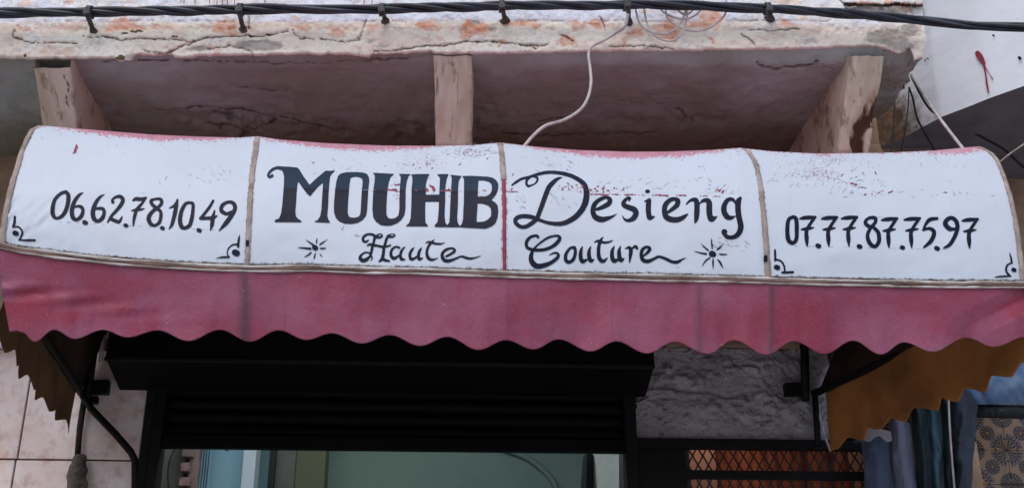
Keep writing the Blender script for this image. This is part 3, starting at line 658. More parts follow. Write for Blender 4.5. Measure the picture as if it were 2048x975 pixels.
# frame tubes
zb_ = bl[2]
tube('frame_bar', [fl+[.02, .03, .0], frt+[-.02, .03, 0]], .011, MAT['blackmetal'], A)
tube('frame_bar', [P(210, 672, -.06)*[1, 1, 0]+[0, 0, 3.43], np.array([1.62, -.06, 3.50])], .011, MAT['blackmetal'], A)
tube('support_arm', [P(56, 630, -1.25), P(84, 667, -.95), P(163, 786, -.06)], .016, MAT['blackmetal'], A)
tube('support_arm', [P(2020, 610, -1.25), P(1628, 786, -.05)], .016, MAT['blackmetal'], A)
tube('wall_bar', [P(204, 600, -.05), P(193, 665, -.05), P(178, 770, -.05), P(168, 812, -.04)], .017, MAT['blackmetal'], A)
tube('wall_bar', [P(168, 800, -.035), P(160, 850, -.03), P(153, 935, -.03)], .0125, MAT['rust'], A)
tube('lower_brace', [P(165, 790, -.06), P(182, 816, -.06), P(232, 868, -.06), P(262, 903, -.06), P(270, 920, -.06), P(270, 1000, -.06)], .0145, MAT['blackmetal'], A, 10)
tube('wall_bar', [P(1608, 640, -.04), P(1611, 800, -.04)], .019, MAT['blackmetal'], A)
tube('wall_bar', [P(1630, 790, -.03), P(1636, 890, -.03)], .014, MAT['blackmetal'], A)
def brk(u0, u1, v0, v1, y=-.03):
    a, b = P(u0, v1, y), P(u1, v0, y); return box('wall_bracket', a[0], b[0], y-.012, y+.03, a[2], b[2], MAT['blackmetal'], A, .003)
brk(166, 219, 760, 786); brk(1571, 1610, 766, 790)
box('wall_bracket', P(178, 800, -.02)[0], P(196, 800, -.02)[0], -.035, -.001, P(178, 806, -.02)[2], P(178, 792, -.02)[2], MAT['blackmetal'], A, .003)

# ------------------------------------------------------------------ painted lettering (brush strokes laid on the curved cloth)
def stroke_field(X, Y, F, pts, wob=0):
    p = spline(pts, 7) if len(pts) > 2 else np.array([np.array(pts[0])*(1-t)+np.array(pts[-1])*t for t in np.linspace(0, 1, 6)], float)
    p[:, 2] = np.maximum(p[:, 2], .5)
    for a, b in zip(p[:-1], p[1:]):
        r = max(a[2], b[2])/2+3
        x0, x1 = min(a[0], b[0])-r, max(a[0], b[0])+r; y0, y1 = min(a[1], b[1])-r, max(a[1], b[1])+r
        i0, i1 = np.searchsorted(X, [x0, x1]); j0, j1 = np.searchsorted(Y, [y0, y1])
        if i1 <= i0 or j1 <= j0: continue
        xx = X[i0:i1][None]; yy = Y[j0:j1][:, None]; dx, dy = b[0]-a[0], b[1]-a[1]
        t = np.clip(((xx-a[0])*dx+(yy-a[1])*dy)/(dx*dx+dy*dy+1e-9), 0, 1)
        f = (a[2]+(b[2]-a[2])*t)/2-np.hypot(xx-a[0]-t*dx, yy-a[1]-t*dy)
        F[j0:j1, i0:i1] = np.maximum(F[j0:j1, i0:i1], f)
def poly_field(X, Y, pts):
    XX, YY = np.meshgrid(X, Y); p = np.array(list(pts)+[pts[0]], float); ins = np.zeros(XX.shape, bool); d = np.full(XX.shape, 1e9)
    for (x0, y0), (x1, y1) in zip(p[:-1], p[1:]):
        c = ((y0 > YY) != (y1 > YY)); 
        with np.errstate(divide='ignore', invalid='ignore'): ins ^= c & (XX < (x1-x0)*(YY-y0)/(y1-y0+1e-12)+x0)
        dx, dy = x1-x0, y1-y0; t = np.clip(((XX-x0)*dx+(YY-y0)*dy)/(dx*dx+dy*dy+1e-9), 0, 1); d = np.minimum(d, np.hypot(XX-x0-t*dx, YY-y0-t*dy))
    return np.where(ins, d, -d)
def march(X, Y, F):
    """cells where F>0 as polygons, cut along F=0"""
    verts = []; faces = []; ids = {}
    def vid(key, x, y):
        if key not in ids: ids[key] = len(verts); verts.append((x, y))
        return ids[key]
    pos = F > 0; cell = pos[:-1, :-1].astype(int)+pos[1:, :-1]+pos[:-1, 1:]+pos[1:, 1:]
    for j, i in zip(*np.nonzero(cell)):
        c = [(j, i), (j, i+1), (j+1, i+1), (j+1, i)]; out = []
        for k in range(4):
            a, b = c[k], c[(k+1) % 4]; fa, fb = F[a], F[b]
            if fa > 0: out.append(vid(a, X[a[1]], Y[a[0]]))
            if (fa > 0) != (fb > 0):
                t = min(max(fa/(fa-fb), .02), .98); kk = (min(a, b), max(a, b))
                out.append(vid(kk, X[a[1]]+(X[b[1]]-X[a[1]])*t, Y[a[0]]+(Y[b[0]]-Y[a[0]])*t))
        if len(out) >= 3: faces.append(out[::-1])
    return np.array(verts), faces
def brush(name, org, sc, strokes, parent, mat, polys=(), holes=(), off=.0022, surf=None, cell=1.3, rough=.35, attrs=None, lab=None, seed=0):
    tr = lambda p: tuple(((p[0]/sc+org[0]), (p[1]/sc+org[1])))+((p[2]/sc,) if len(p) > 2 else ())
    St = [[tr(p) for p in s] for s in strokes]; Po = [[tr(p) for p in s] for s in polys]; Ho = [[tr(p) for p in s] for s in holes]
    xy = np.array([p[:2] for s in St+Po for p in s]); X = np.arange(xy[:, 0].min()-8, xy[:, 0].max()+8, cell); Y = np.arange(xy[:, 1].min()-8, xy[:, 1].max()+8, cell)
    Fd = np.full((len(Y), len(X)), -3.0)
    for s in St: stroke_field(X, Y, Fd, s)
    for p in Po: Fd = np.maximum(Fd, poly_field(X, Y, p))
    for h in Ho: Fd = np.minimum(Fd, -poly_field(X, Y, h))
    XX, YY = np.meshgrid(X, Y); Fd = Fd+rough*fbm(XX/3.2, YY/3.2, seed+5, 2)*.6
    V2, Fc = march(X, Y, Fd)
    w = surf(V2[:, 0], V2[:, 1], off) if surf else CS(V2[:, 0], V2[:, 1], off)
    at = attrs(V2[:, 0], V2[:, 1]) if attrs else None
    o = mesh_obj(name, w, Fc, mat, parent, True, at)
    if lab: tag(o, lab)
    return o
def dot(x, y, r): return [(x-r*.25, y-r*.1, r*1.5), (x+r*.25, y+r*.1, r*1.5)]
# big block name
Mpoly = [(240, 85), (400, 90), (520, 103), (545, 125), (600, 215), (690, 342), (800, 240), (860, 190), (915, 145), (975, 148), (1035, 143), (1046, 152), (1005, 185), (978, 225), (965, 330), (955, 470), (950, 620), (938, 770), (950, 820), (975, 860), (965, 870), (765, 860), (755, 852), (800, 835), (838, 780), (855, 690), (862, 560), (872, 420), (878, 312), (800, 380),
         (698, 500), (660, 470), (590, 380), (533, 295), (522, 340), (510, 460), (503, 600), (492, 700), (500, 780), (530, 815), (585, 848), (570, 862), (210, 860), (200, 850), (218, 826), (265, 812), (293, 740), (310, 620), (322, 480), (333, 320), (335, 230), (322, 170), (300, 140), (240, 125)]
Opoly = [(1048, 400), (1065, 290), (1085, 220), (1125, 185), (1210, 167), (1330, 165), (1440, 172), (1490, 192), (1518, 240), (1522, 300), (1508, 420), (1500, 560), (1492, 690), (1478, 770), (1430, 830), (1360, 870), (1270, 885), (1180, 880), (1105, 850), (1055, 800), (1030, 720), (1030, 600), (1040, 480)]
Oh = [(1262, 250), (1290, 235), (1350, 230), (1400, 242), (1425, 265), (1430, 310), (1420, 400), (1412, 520), (1405, 650), (1398, 750), (1375, 785), (1320, 800), (1265, 798), (1235, 780), (1222, 730), (1226, 600), (1238, 450), (1248, 330)]
q = lambda L: [(x+1671, y+69.6) for x, y in L]
Up = q([(-113, 105), (-86, 120), (-71, 155), (-76, 230), (-91, 330), (-99, 450), (-106, 610), (-96, 720), (-61, 780), (9, 830), (89, 842), (160, 835), (240, 805), (300, 755), (340, 690), (355, 610), (357, 480), (358, 340), (375, 220), (400, 150), (430, 130), (415, 123), (270, 120), (262, 125), (285, 150), (290, 180), (280, 260), (275, 340), (270, 480), (270, 620), (255, 700), (215, 735), (150, 745), (115, 735), (90, 690), (90, 580), (97, 430), (110, 320), (125, 230), (150, 165), (200, 122), (50, 112), (-60, 108)])
Hp = q([(430, 130), (450, 160), (450, 230), (440, 330), (438, 480), (432, 650), (425, 740), (405, 805), (355, 848), (670, 850), (672, 843), (635, 800), (630, 740), (630, 600), (632, 508), (822, 505), (818, 620), (812, 700), (800, 790), (755, 845), (780, 858), (935, 860), (935, 835), (912, 800), (900, 700), (903, 600), (910, 480), (908, 360), (915, 280), (930, 190), (955, 130), (940, 122), (800, 125), (795, 130), (830, 165), (835, 200), (830, 300), (825, 410), (640, 412), (637, 340), (640, 260), (660, 180), (690, 130), (680, 122), (560, 122), (440, 128)])
Ip = q([(975, 133), (1140, 150), (1110, 190), (1095, 240), (1088, 330), (1087, 480), (1083, 620), (1075, 720), (1080, 790), (1110, 845), (1110, 862), (930, 860), (932, 838), (965, 795), (972, 700), (978, 560), (985, 400), (995, 260), (1000, 170)])
Bp = q([(1140, 150), (1280, 148), (1500, 160), (1570, 175), (1620, 210), (1648, 260), (1648, 320), (1625, 390), (1590, 440), (1550, 485), (1600, 515), (1640, 560), (1648, 640), (1640, 720), (1610, 800), (1560, 845), (1470, 880), (1300, 872), (1110, 862), (1110, 848), (1140, 820), (1158, 740), (1160, 640), (1168, 520), (1170, 400), (1170, 280), (1170, 190), (1150, 160)])
Bh = [q([(1372, 210), (1450, 212), (1520, 230), (1550, 260), (1560, 300), (1555, 360), (1525, 410), (1480, 432), (1363, 438), (1365, 330)]), q([(1360, 530), (1430, 532), (1500, 555), (1540, 590), (1550, 650), (1545, 710), (1510, 750), (1450, 785), (1347, 790), (1348, 700), (1357, 600)])]
curl = [(300, 108, 46), (235, 106, 42), (175, 130, 40), (132, 172, 36), (114, 210, 34), (135, 236, 34), (166, 218, 44), (168, 216, 44)]
sv = lambda u, v: dict(upper_sheen=np.clip(.5+(376+.014*(u-640)-v)/22, 0, 1), flake=np.clip(.72-abs(v-(380+.008*(u-740)))/2.6, 0, .72)*(u > 725))
words = []
for nm, ply, hol, st in (('letter_m', [Mpoly], [], [curl]), ('letter_o', [Opoly], [Oh], []), ('letter_u', [Up], [], []), ('letter_h', [Hp], [], []), ('letter_i', [Ip], [], []), ('letter_b', [Bp], Bh, [])):
    brush('painted_letter', (520, 320), 6.964, st, panels[1], MAT['letter'], ply, hol, .0022+len(words)*.00012, attrs=sv, rough=.12, seed=len(words)); words.append(nm)
Haute = [[(822, 155, 14), (800, 172, 22), (775, 165, 28), (765, 140, 28), (785, 108, 26), (825, 92, 22), (870, 98, 26), (905, 120, 30), (945, 125, 24), (970, 108, 14), (955, 92, 10), (925, 95, 12), (900, 115, 14)],
         [(890, 120, 26), (878, 180, 26), (862, 240, 28), (852, 290, 26), (838, 325, 24), (812, 356, 30)], [(850, 292, 16), (800, 283, 16), (758, 302, 20), (736, 340, 34), (760, 368, 40), (800, 360, 38), (830, 335, 24)], [(838, 300, 18), (862, 340, 14), (845, 375, 4)],
         [(808, 215, 10), (840, 200, 24), (900, 210, 26), (980, 225, 22), (1040, 215, 18), (1065, 200, 4)], [(1018, 108, 14), (1045, 120, 24), (1085, 118, 18), (1102, 98, 12), (1080, 90, 8), (1040, 100, 12), (1018, 110, 10)], [(1030, 118, 20), (1012, 145, 28), (1000, 190, 28), (985, 240, 30), (980, 300, 32), (965, 355, 32), (932, 380, 12)], [(965, 350, 24), (1000, 365, 30), (1045, 375, 18)],
         [(1150, 235, 20), (1110, 225, 20), (1070, 255, 24), (1060, 310, 32), (1085, 345, 34), (1120, 335, 26), (1150, 305, 10)], [(1210, 222, 8), (1175, 260, 24), (1160, 310, 30), (1170, 352, 34), (1210, 358, 10)],
         [(1305, 232, 8), (1275, 265, 26), (1258, 310, 30), (1268, 350, 32), (1300, 350, 26), (1340, 320, 10)], [(1385, 232, 8), (1360, 270, 28), (1348, 320, 32), (1360, 355, 32), (1400, 338, 6)],
         [(1420, 188, 6), (1460, 172, 18), (1520, 190, 24), (1580, 195, 18), (1632, 180, 4)], [(1518, 145, 4), (1490, 175, 22), (1460, 210, 26), (1440, 260, 28), (1438, 310, 32), (1460, 350, 34), (1500, 360, 24), (1555, 342, 6)],
         [(1640, 325, 22), (1690, 300, 24), (1728, 270, 26), (1722, 248, 24), (1690, 240, 20), (1640, 255, 26), (1602, 292, 30), (1600, 330, 36), (1625, 368, 36), (1680, 370, 32), (1740, 348, 22), (1800, 326, 20), (1850, 340, 26), (1900, 348, 22), (1960, 335, 12), (2030, 310, 3)]]
brush('painted_word', (580, 450), 5.251, Haute, panels[1], MAT['paint'], off=.0021, seed=21, lab='cursive word Haute')
starC = [dot(263, 235, 34), [(262, 212, 20), (264, 258, 16)], [(276, 188, 10), (280, 165, 14), (287, 120, 2)], [(242, 202, 18), (205, 178, 14), (158, 145, 2)], [(215, 245, 22), (140, 238, 16), (60, 230, 2)], [(222, 285, 14), (185, 315, 14), (136, 337, 2)], [(268, 288, 8), (258, 325, 14), (246, 362, 2)], [(310, 296, 4), (325, 315, 12), (345, 335, 2)], [(312, 240, 10), (345, 243, 18), (386, 236, 2)], [(312, 202, 14), (345, 180, 14), (398, 142, 2)]]
brush('painted_star', (580, 450), 5.251, starC, panels[1], MAT['paint'], off=.0021, seed=25)
Dw = [[(105, 300, 24), (160, 258, 36), (250, 205, 38), (350, 180, 40), (480, 140, 46), (600, 112, 50), (720, 107, 50), (860, 122, 56), (1000, 162, 60), (1120, 227, 66), (1195, 300, 74), (1222, 400, 86), (1218, 500, 94), (1190, 600, 90), (1120, 710, 84), (1020, 800, 78), (900, 862, 72), (780, 878, 62), (650, 862, 50), (550, 832, 46), (470, 800, 54), (400, 775, 62), (300, 762, 62), (210, 772, 62), (158, 812, 62), (165, 868, 60), (230, 918, 56), (310, 920, 58), (400, 870, 64), (470, 810, 66)],
      [(860, 180, 10), (790, 205, 46), (720, 260, 66), (660, 330, 74), (620, 420, 74), (580, 530, 72), (540, 640, 70), (500, 750, 66), (475, 810, 60)], [(440, 165, 36), (488, 195, 34), (480, 238, 30), (450, 275, 20), (400, 300, 26), (348, 312, 34), (322, 275, 38), (328, 225, 34), (370, 190, 26)]]
brush('painted_letter', (1010, 330), 7.5, Dw, panels[2], MAT['letter'], off=.0021, attrs=lambda u, v: dict(upper_sheen=np.clip(.3+(384-v)/60, 0, .8)*.6, flake=np.clip(.55-abs(v-386)/2.6, 0, .6)), seed=31)
e1 = [[(1380, 660, 44), (1480, 620, 66), (1560, 570, 74), (1572, 515, 68), (1520, 482, 46), (1420, 515, 56), (1345, 585, 70), (1318, 680, 74), (1350, 770, 80), (1440, 812, 84), (1540, 795, 60), (1610, 768, 34), (1690, 720, 3)]]
brush('painted_letter', (1010, 330), 7.5, e1, panels[2], MAT['paint'], off=.0021, seed=32)
sE = [[[(135, 312, 16), (148, 268, 40), (108, 272, 46), (55, 330, 60), (62, 375, 70), (130, 405, 76), (215, 440, 84), (240, 495, 84), (205, 565, 76), (130, 602, 50), (70, 585, 32), (35, 528, 6)]],
      [[(370, 318, 18), (440, 290, 44), (430, 340, 76), (425, 420, 78), (430, 500, 78), (450, 562, 72), (515, 545, 18)], [(378, 172, 8), (412, 165, 54), (452, 168, 8)], [(412, 140, 10), (415, 188, 14)]],
      [[(720, 480, 40), (790, 430, 58), (855, 370, 74), (865, 305, 74), (815, 280, 56), (745, 300, 66), (680, 375, 76), (668, 470, 78), (695, 550, 84), (775, 588, 84), (870, 588, 78), (950, 555, 62), (1015, 505, 20)]],
      [[(995, 358, 18), (1060, 300, 40), (1130, 292, 66), (1152, 345, 80), (1155, 430, 82), (1150, 520, 80), (1142, 590, 60), (1120, 645, 10)], [(1195, 350, 16), (1240, 310, 46), (1308, 300, 70), (1338, 345, 84), (1338, 430, 88), (1345, 520, 88), (1378, 582, 84), (1458, 540, 10)]],
      [[(1730, 335, 30), (1690, 288, 50), (1620, 292, 60), (1568, 370, 76), (1560, 460, 84), (1600, 540, 80), (1660, 563, 60), (1728, 538, 14)], [(1805, 268, 46), (1775, 320, 84), (1770, 420, 86), (1780, 520, 84), (1800, 620, 84), (1812, 710, 86), (1778, 800, 76), (1700, 852, 62), (1615, 850, 58), (1568, 805, 62), (1566, 775, 88)]]]
for i, s_ in enumerate(sE): brush('painted_letter', (1240, 360), 7.5, s_, panels[2], MAT['paint'], off=.0021, seed=33+i)
Cw = [[(212, 85, 22), (195, 70, 22), (140, 85, 26), (105, 130, 30), (112, 178, 28), (170, 200, 28), (260, 198, 28), (340, 170, 30), (395, 120, 34), (408, 88, 28), (380, 72, 20), (310, 86, 20), (240, 128, 18), (180, 182, 18), (150, 240, 34), (150, 300, 46), (190, 345, 48), (250, 345, 44), (330, 315, 34), (388, 268, 30), (393, 238, 22), (360, 227, 18), (305, 250, 4)],
      [(540, 177, 26), (500, 187, 24), (464, 240, 30), (462, 290, 34), (490, 312, 30), (528, 290, 30), (548, 235, 30), (547, 196, 30), (535, 178, 24)], [(615, 170, 8), (600, 210, 30), (598, 270, 36), (615, 305, 36), (652, 290, 18)], [(690, 170, 8), (675, 210, 30), (675, 260, 36), (690, 298, 36), (725, 285, 4)],
      [(720, 132, 6), (760, 118, 22), (810, 133, 22), (860, 127, 16), (900, 108, 3)], [(806, 80, 4), (782, 110, 24), (765, 160, 30), (760, 220, 34), (770, 280, 36), (804, 303, 32), (845, 270, 4)],
      [(905, 165, 8), (885, 210, 32), (885, 270, 38), (905, 300, 38), (942, 285, 16)], [(962, 165, 8), (948, 210, 32), (950, 260, 38), (965, 293, 38), (995, 278, 6)], [(1000, 190, 6), (1040, 180, 30), (1055, 210, 34), (1050, 250, 32), (1042, 313, 10)], [(1058, 197, 14), (1095, 167, 24), (1112, 187, 24)],
      [(1170, 255, 14), (1212, 217, 28), (1228, 188, 28), (1195, 174, 24), (1158, 202, 30), (1150, 250, 34), (1166, 293, 36), (1210, 303, 34), (1260, 284, 26), (1310, 262, 22), (1370, 280, 26), (1430, 308, 26), (1480, 310, 28), (1520, 288, 14), (1562, 271, 3)]]
brush('painted_word', (1030, 455), 4.551, Cw, panels[2], MAT['paint'], off=.0021, seed=41, lab='cursive word Couture')
starR = [dot(1798, 238, 34), [(1797, 215, 16), (1800, 260, 16)], [(1796, 190, 10), (1792, 150, 14), (1787, 85, 2)], [(1758, 204, 14), (1730, 180, 12), (1690, 140, 2)], [(1742, 238, 16), (1690, 228, 12), (1618, 210, 2)], [(1775, 270, 12), (1735, 300, 14), (1700, 352, 2)], [(1803, 280, 8), (1803, 320, 16), (1803, 385, 2)], [(1845, 288, 10), (1870, 320, 18), (1898, 372, 3)], [(1858, 238, 8), (1895, 242, 14), (1950, 240, 2)], [(1838, 198, 10), (1860, 185, 16), (1892, 152, 2)]]
brush('painted_star', (1030, 455), 4.551, starR, panels[2], MAT['paint'], off=.0021, seed=45)
N1 = [[[(215, 117, 30), (160, 137, 34), (100, 200, 36), (78, 290, 44), (85, 360, 42), (120, 388, 26), (180, 360, 38), (220, 290, 42), (238, 210, 44), (238, 150, 42), (215, 117, 30)]],
      [[(392, 125, 6), (350, 150, 28), (300, 220, 40), (275, 310, 46), (285, 380, 44), (322, 403, 34), (365, 375, 40), (388, 320, 36), (378, 278, 34), (340, 264, 26), (300, 275, 14)]],
      [[(612, 142, 6), (560, 175, 28), (515, 240, 40), (490, 320, 46), (500, 388, 46), (540, 418, 36), (588, 385, 42), (606, 325, 34), (590, 292, 34), (545, 287, 28), (510, 295, 16)]],
      [[(695, 223, 34), (690, 200, 24), (722, 172, 26), (770, 167, 36), (798, 200, 40), (778, 250, 40), (730, 310, 34), (680, 365, 28), (640, 430, 16)], [(668, 390, 36), (720, 415, 36), (760, 423, 34), (790, 372, 12)]],
      [[(900, 208, 16), (930, 190, 36), (980, 193, 36), (1035, 178, 20)], [(1035, 177, 18), (990, 240, 28), (940, 300, 34), (915, 380, 34), (903, 462, 16)], [(885, 312, 12), (930, 300, 24), (980, 300, 24), (1020, 288, 6)]],
      [[(1150, 290, 34), (1100, 250, 36), (1087, 210, 34), (1130, 192, 24), (1183, 194, 32), (1195, 230, 34), (1165, 270, 34), (1100, 320, 36), (1062, 380, 44), (1075, 435, 42), (1120, 463, 28), (1170, 430, 34), (1188, 360, 36), (1178, 312, 32), (1140, 290, 30)]],
      [[(1270, 285, 8), (1320, 262, 26), (1352, 215, 20)], [(1356, 200, 22), (1340, 290, 42), (1320, 380, 40), (1300, 450, 34), (1268, 502, 6)]],
      [[(1490, 227, 26), (1440, 240, 32), (1400, 310, 40), (1382, 400, 44), (1395, 468, 44), (1430, 488, 36), (1480, 460, 40), (1505, 380, 40), (1516, 290, 36), (1513, 242, 34), (1490, 227, 26)]],
      [[(1722, 210, 26), (1680, 280, 30), (1610, 370, 30), (1592, 392, 26), (1650, 388, 32), (1720, 383, 34), (1768, 360, 6)], [(1737, 308, 14), (1720, 380, 40), (1710, 450, 40), (1693, 512, 10)]],
      [[(1905, 320, 20), (1860, 343, 34), (1805, 310, 40), (1820, 252, 38), (1880, 222, 30), (1930, 237, 40), (1945, 290, 42), (1910, 360, 44), (1850, 440, 44), (1783, 516, 10)]],
      [dot(410, 432, 30), dot(828, 462, 26), dot(1203, 490, 26), dot(1578, 512, 28)],
      ]
for i, s_ in enumerate(N1[:10]+[[d] for d in N1[10]]): brush('painted_digit' if i < 10 else 'painted_dot', (90, 360), 5.12, s_, panels[0], MAT['paint'], off=.0021, seed=50+i)
brush('painted_corner_mark', (90, 360), 5.12, [[(1992, 560, 8), (1982, 620, 24), (1978, 680, 22)], [(1965, 655, 20), (1920, 660, 14), (1880, 695, 14), (1865, 740, 12), (1880, 785, 14)], [(1885, 785, 20), (1820, 787, 18), (1750, 798, 6)], dot(1955, 742, 42)], panels[0], MAT['paint'], off=.0021, seed=63)
brush('painted_corner_mark', (0, 230), 2.955, [[(88, 600, 14), (84, 640, 16), (72, 660, 5)], [(75, 660, 6), (110, 660, 9), (132, 690, 11), (120, 728, 12)], [(110, 737, 8), (160, 738, 12), (206, 738, 12)], dot(92, 697, 19)], panels[0], MAT['paint'], off=.0021, seed=64)
sev = lambda x, y: [[(x, y+10, 14), (x+50, y+2, 32), (x+125, y-3, 22)], [(x+118, y+3, 24), (x+82, y+55, 26), (x+55, y+110, 30), (x+56, y+175, 34), (x+60, y+232, 10)], [(x+12, y+96, 12), (x+60, y+90, 28), (x+112, y+82, 10)]]
N2 = [[[(190, 92, 26), (150, 117, 30), (140, 200, 34), (150, 280, 36), (185, 303, 30), (213, 270, 32), (216, 180, 34), (211, 112, 34), (190, 92, 26)]],
      sev(240, 98), sev(415, 100), sev(577, 98),
      [[(835, 178, 20), (790, 165, 30), (768, 135, 28), (800, 102, 24), (845, 102, 30), (850, 135, 28), (810, 185, 26), (787, 240, 30), (802, 300, 34), (845, 333, 28), (878, 290, 34), (873, 220, 32), (835, 178, 26)]],
      sev(900, 110), sev(1083, 108), [[(1347, 106, 24), (1290, 115, 32), (1258, 150, 24), (1233, 202, 14)], [(1233, 200, 16), (1290, 187, 26), (1323, 220, 34), (1300, 285, 34), (1243, 337, 18)]],
      [[(1490, 190, 20), (1450, 190, 36), (1413, 150, 38), (1432, 112, 34), (1470, 102, 30), (1503, 132, 34), (1511, 190, 34), (1480, 270, 32), (1445, 320, 28), (1403, 342, 14)]], sev(1550, 115),
      [dot(390, 327, 24), dot(722, 332, 24), dot(1068, 340, 22), dot(1347, 347, 24)]]
for i, s_ in enumerate(N2[:10]+[[d] for d in N2[10]]): brush('painted_digit' if i < 10 else 'painted_dot', (1540, 410), 4.031, s_, panels[3], MAT['paint'], off=.0021, seed=70+i)
brush('painted_corner_mark', (1540, 410), 4.031, [[(40, 360, 16), (42, 400, 18), (42, 442, 18)], [(45, 435, 12), (90, 450, 14), (115, 490, 14), (118, 530, 14)], [(98, 541, 16), (140, 540, 18), (186, 538, 18)], dot(57, 500, 26)], panels[3], MAT['paint'], off=.0021, seed=83)
brush('painted_corner_mark', (1540, 410), 4.031, [[(1932, 380, 4), (1945, 430, 16), (1950, 465, 14)], [(1945, 462, 10), (1912, 485, 16), (1905, 530, 16), (1935, 570, 14)], [(1945, 570, 10), (1880, 572, 14), (1816, 578, 10)], dot(1967, 520, 22)], panels[3], MAT['paint'], off=.0021, seed=84)
tag_line = lambda *a, **k: tag(brush(*a, **k), kind='stuff')
pencil = simple('faint_pencil', (176, 172, 180), None, 30, .8)
tag_line('pencil_line', (0, 0), 1, [[(120, 443, .7), (280, 452, .5), (430, 459, .7)]], panels[0], pencil, off=.0012, cell=1.0, seed=90)
tag_line('pencil_line', (0, 0), 1, [[(1590, 491, .7), (1740, 495, .5), (1895, 498, .7)], [(1620, 432, .5), (1700, 433, .6), (1880, 436, .4)]], panels[3], pencil, off=.0012, cell=1.0, seed=91)
def hairs(par, spots, seed):
    r2 = random.Random(seed); St = []
    for (x, y, sx, sy, n, ang) in spots:
        for _ in range(n):
            px, py, a, l = r2.gauss(x, sx), r2.gauss(y, sy), ang+r2.gauss(0, .35), r2.uniform(4, 14)
            St.append([(px, py, .5), (px+l*.5*math.cos(a)+r2.uniform(-.8, .8), py+l*.5*math.sin(a), .8), (px+l*math.cos(a), py+l*math.sin(a), .4)])
    return tag(brush('hairline_crack', (0, 0), 1, St, par, hairm, off=.0013, cell=.9, rough=.5, seed=seed), kind='stuff')
hairm = simple('grey_hairline', (142, 138, 150), (166, 166, 178), 30, .8)
hairs(panels[0], [(110, 262, 6, 3, 3, .3), (340, 340, 60, 30, 7, 1.2), (430, 345, 30, 12, 14, .3), (60, 450, 20, 30, 6, .9), (250, 430, 90, 40, 5, .1)], 1)
hairs(panels[1], [(790, 389, 16, 5, 12, .9), (867, 386, 14, 4, 12, .9), (900, 389, 8, 6, 8, 1), (960, 384, 20, 6, 12, .8), (670, 455, 8, 5, 4, -.5), (712, 466, 4, 3, 6, .3), (760, 345, 90, 20, 18, -.2), (930, 300, 30, 8, 20, -.4)], 2)
hairs(panels[2], [(1130, 396, 36, 10, 26, 1.1), (1040, 396, 10, 8, 12, 1.3), (1250, 372, 60, 8, 40, -.4), (1440, 380, 20, 4, 18, -.5), (1450, 485, 24, 10, 26, .6), (1330, 545, 30, 6, 12, .3), (1100, 325, 40, 12, 20, .6), (1390, 350, 40, 20, 16, .8)], 3)
hairs(panels[3], [(1640, 352, 60, 18, 60, -.6), (1720, 370, 30, 8, 30, .1), (1760, 388, 50, 3, 14, -.2), (1880, 388, 40, 6, 10, .1), (1800, 330, 90, 14, 30, 1.2)], 4)
# bare red flakes where the white paint has come off
def flakes(par, L, seed, off=.0027):
    St = []
    rr = random.Random(seed)
    for (x, y, l, w, ang) in L:
        n = 3; pts = [(x+(t-.5)*l*math.cos(ang)+rr.uniform(-.5, .5), y+(t-.5)*l*math.sin(ang)+rr.uniform(-.5, .5), w*rr.uniform(.4, 1.2)) for t in (0, .5, 1)]
        St.append(pts)
    return tag(brush('bare_red_patch', (0, 0), 1, St, par, MAT['redpaint'], off=off, cell=1.0, rough=.9, seed=seed), kind='stuff')
flakes(panels[0], [(153, 292, 6, 5, 1.3), (151, 299, 8, 6, 1.8), (148, 304, 5, 3, 2.2)], 2)
rr = random.Random(8)
L1 = [(779, 379, 8, 3.5, .1), (788, 379, 8, 4, 0), (794, 369, 8, 3, -.1), (854, 379, 4, 4, 1), (863, 372, 8, 5, .5), (867, 376, 5, 5, 1.2), (894, 380, 7, 3.5, 0), (899, 379, 5, 3, 1), (625, 324, 4, 2, .6), (827, 329, 4, 2, -.6), (919, 329, 4, 2, -.6)]
L1 += [(rr.uniform(730, 1000), 381+rr.uniform(-1.5, 1.5), rr.uniform(2, 7), rr.uniform(.5, 1.5), rr.uniform(-.1, .1)) for _ in range(16)] + [(rr.gauss(940, 30), rr.gauss(305, 5), rr.uniform(2, 4), 1.1, rr.uniform(-.6, .4)) for _ in range(16)]+[(rr.gauss(838, 12), rr.gauss(330, 4), rr.uniform(2, 4), .9, -.7) for _ in range(12)]
flakes(panels[1], L1, 3)
seam2 = lerpl([(1010, 382), (1130, 386), (1180, 388), (1400, 391), (1490, 393)])
L2 = [(x, seam2(x)+rr.uniform(-.6, .6), rr.uniform(4, 12), rr.uniform(.8, 2.4)*(1 if x < 1400 else .5), .02) for x in list(range(1014, 1040, 6))+list(range(1180, 1460, 8)) if rr.random() < .85]
L2 += [(rr.gauss(1210, 26), rr.gauss(378, 4), rr.uniform(2, 5), rr.uniform(.8, 1.8), rr.uniform(-.7, .5)) for _ in range(26)]+[(rr.gauss(1148, 14), rr.gauss(376, 5), rr.uniform(2, 5), rr.uniform(.8, 2), rr.uniform(-1, 1.4)) for _ in range(20)]+[(1025, 350, 6, 1.4, -1.1), (1024, 377, 5, 1.4, -.6), (1038, 382, 6, 1.2, 1.5), (1218, 385, 7, 1, .8), (1440, 379, 10, .7, -.6), (1432, 381, 5, .7, -.9)]
L2 += [(rr.uniform(1415, 1460), rr.gauss(383, 2), 4, .8, -.7) for _ in range(14)]
flakes(panels[2], L2, 4)
L3 = [(1781, 383, 9, 2.2, -.3), (1684, 367, 6, 1.6, 1), (1752, 346, 5, 2.5, 1.2), (1850, 390, 4, 1.2, .2), (1867, 393, 4, 1.2, .2), (1891, 384, 5, 1.5, 0), (1930, 385, 22, .8, .05)]
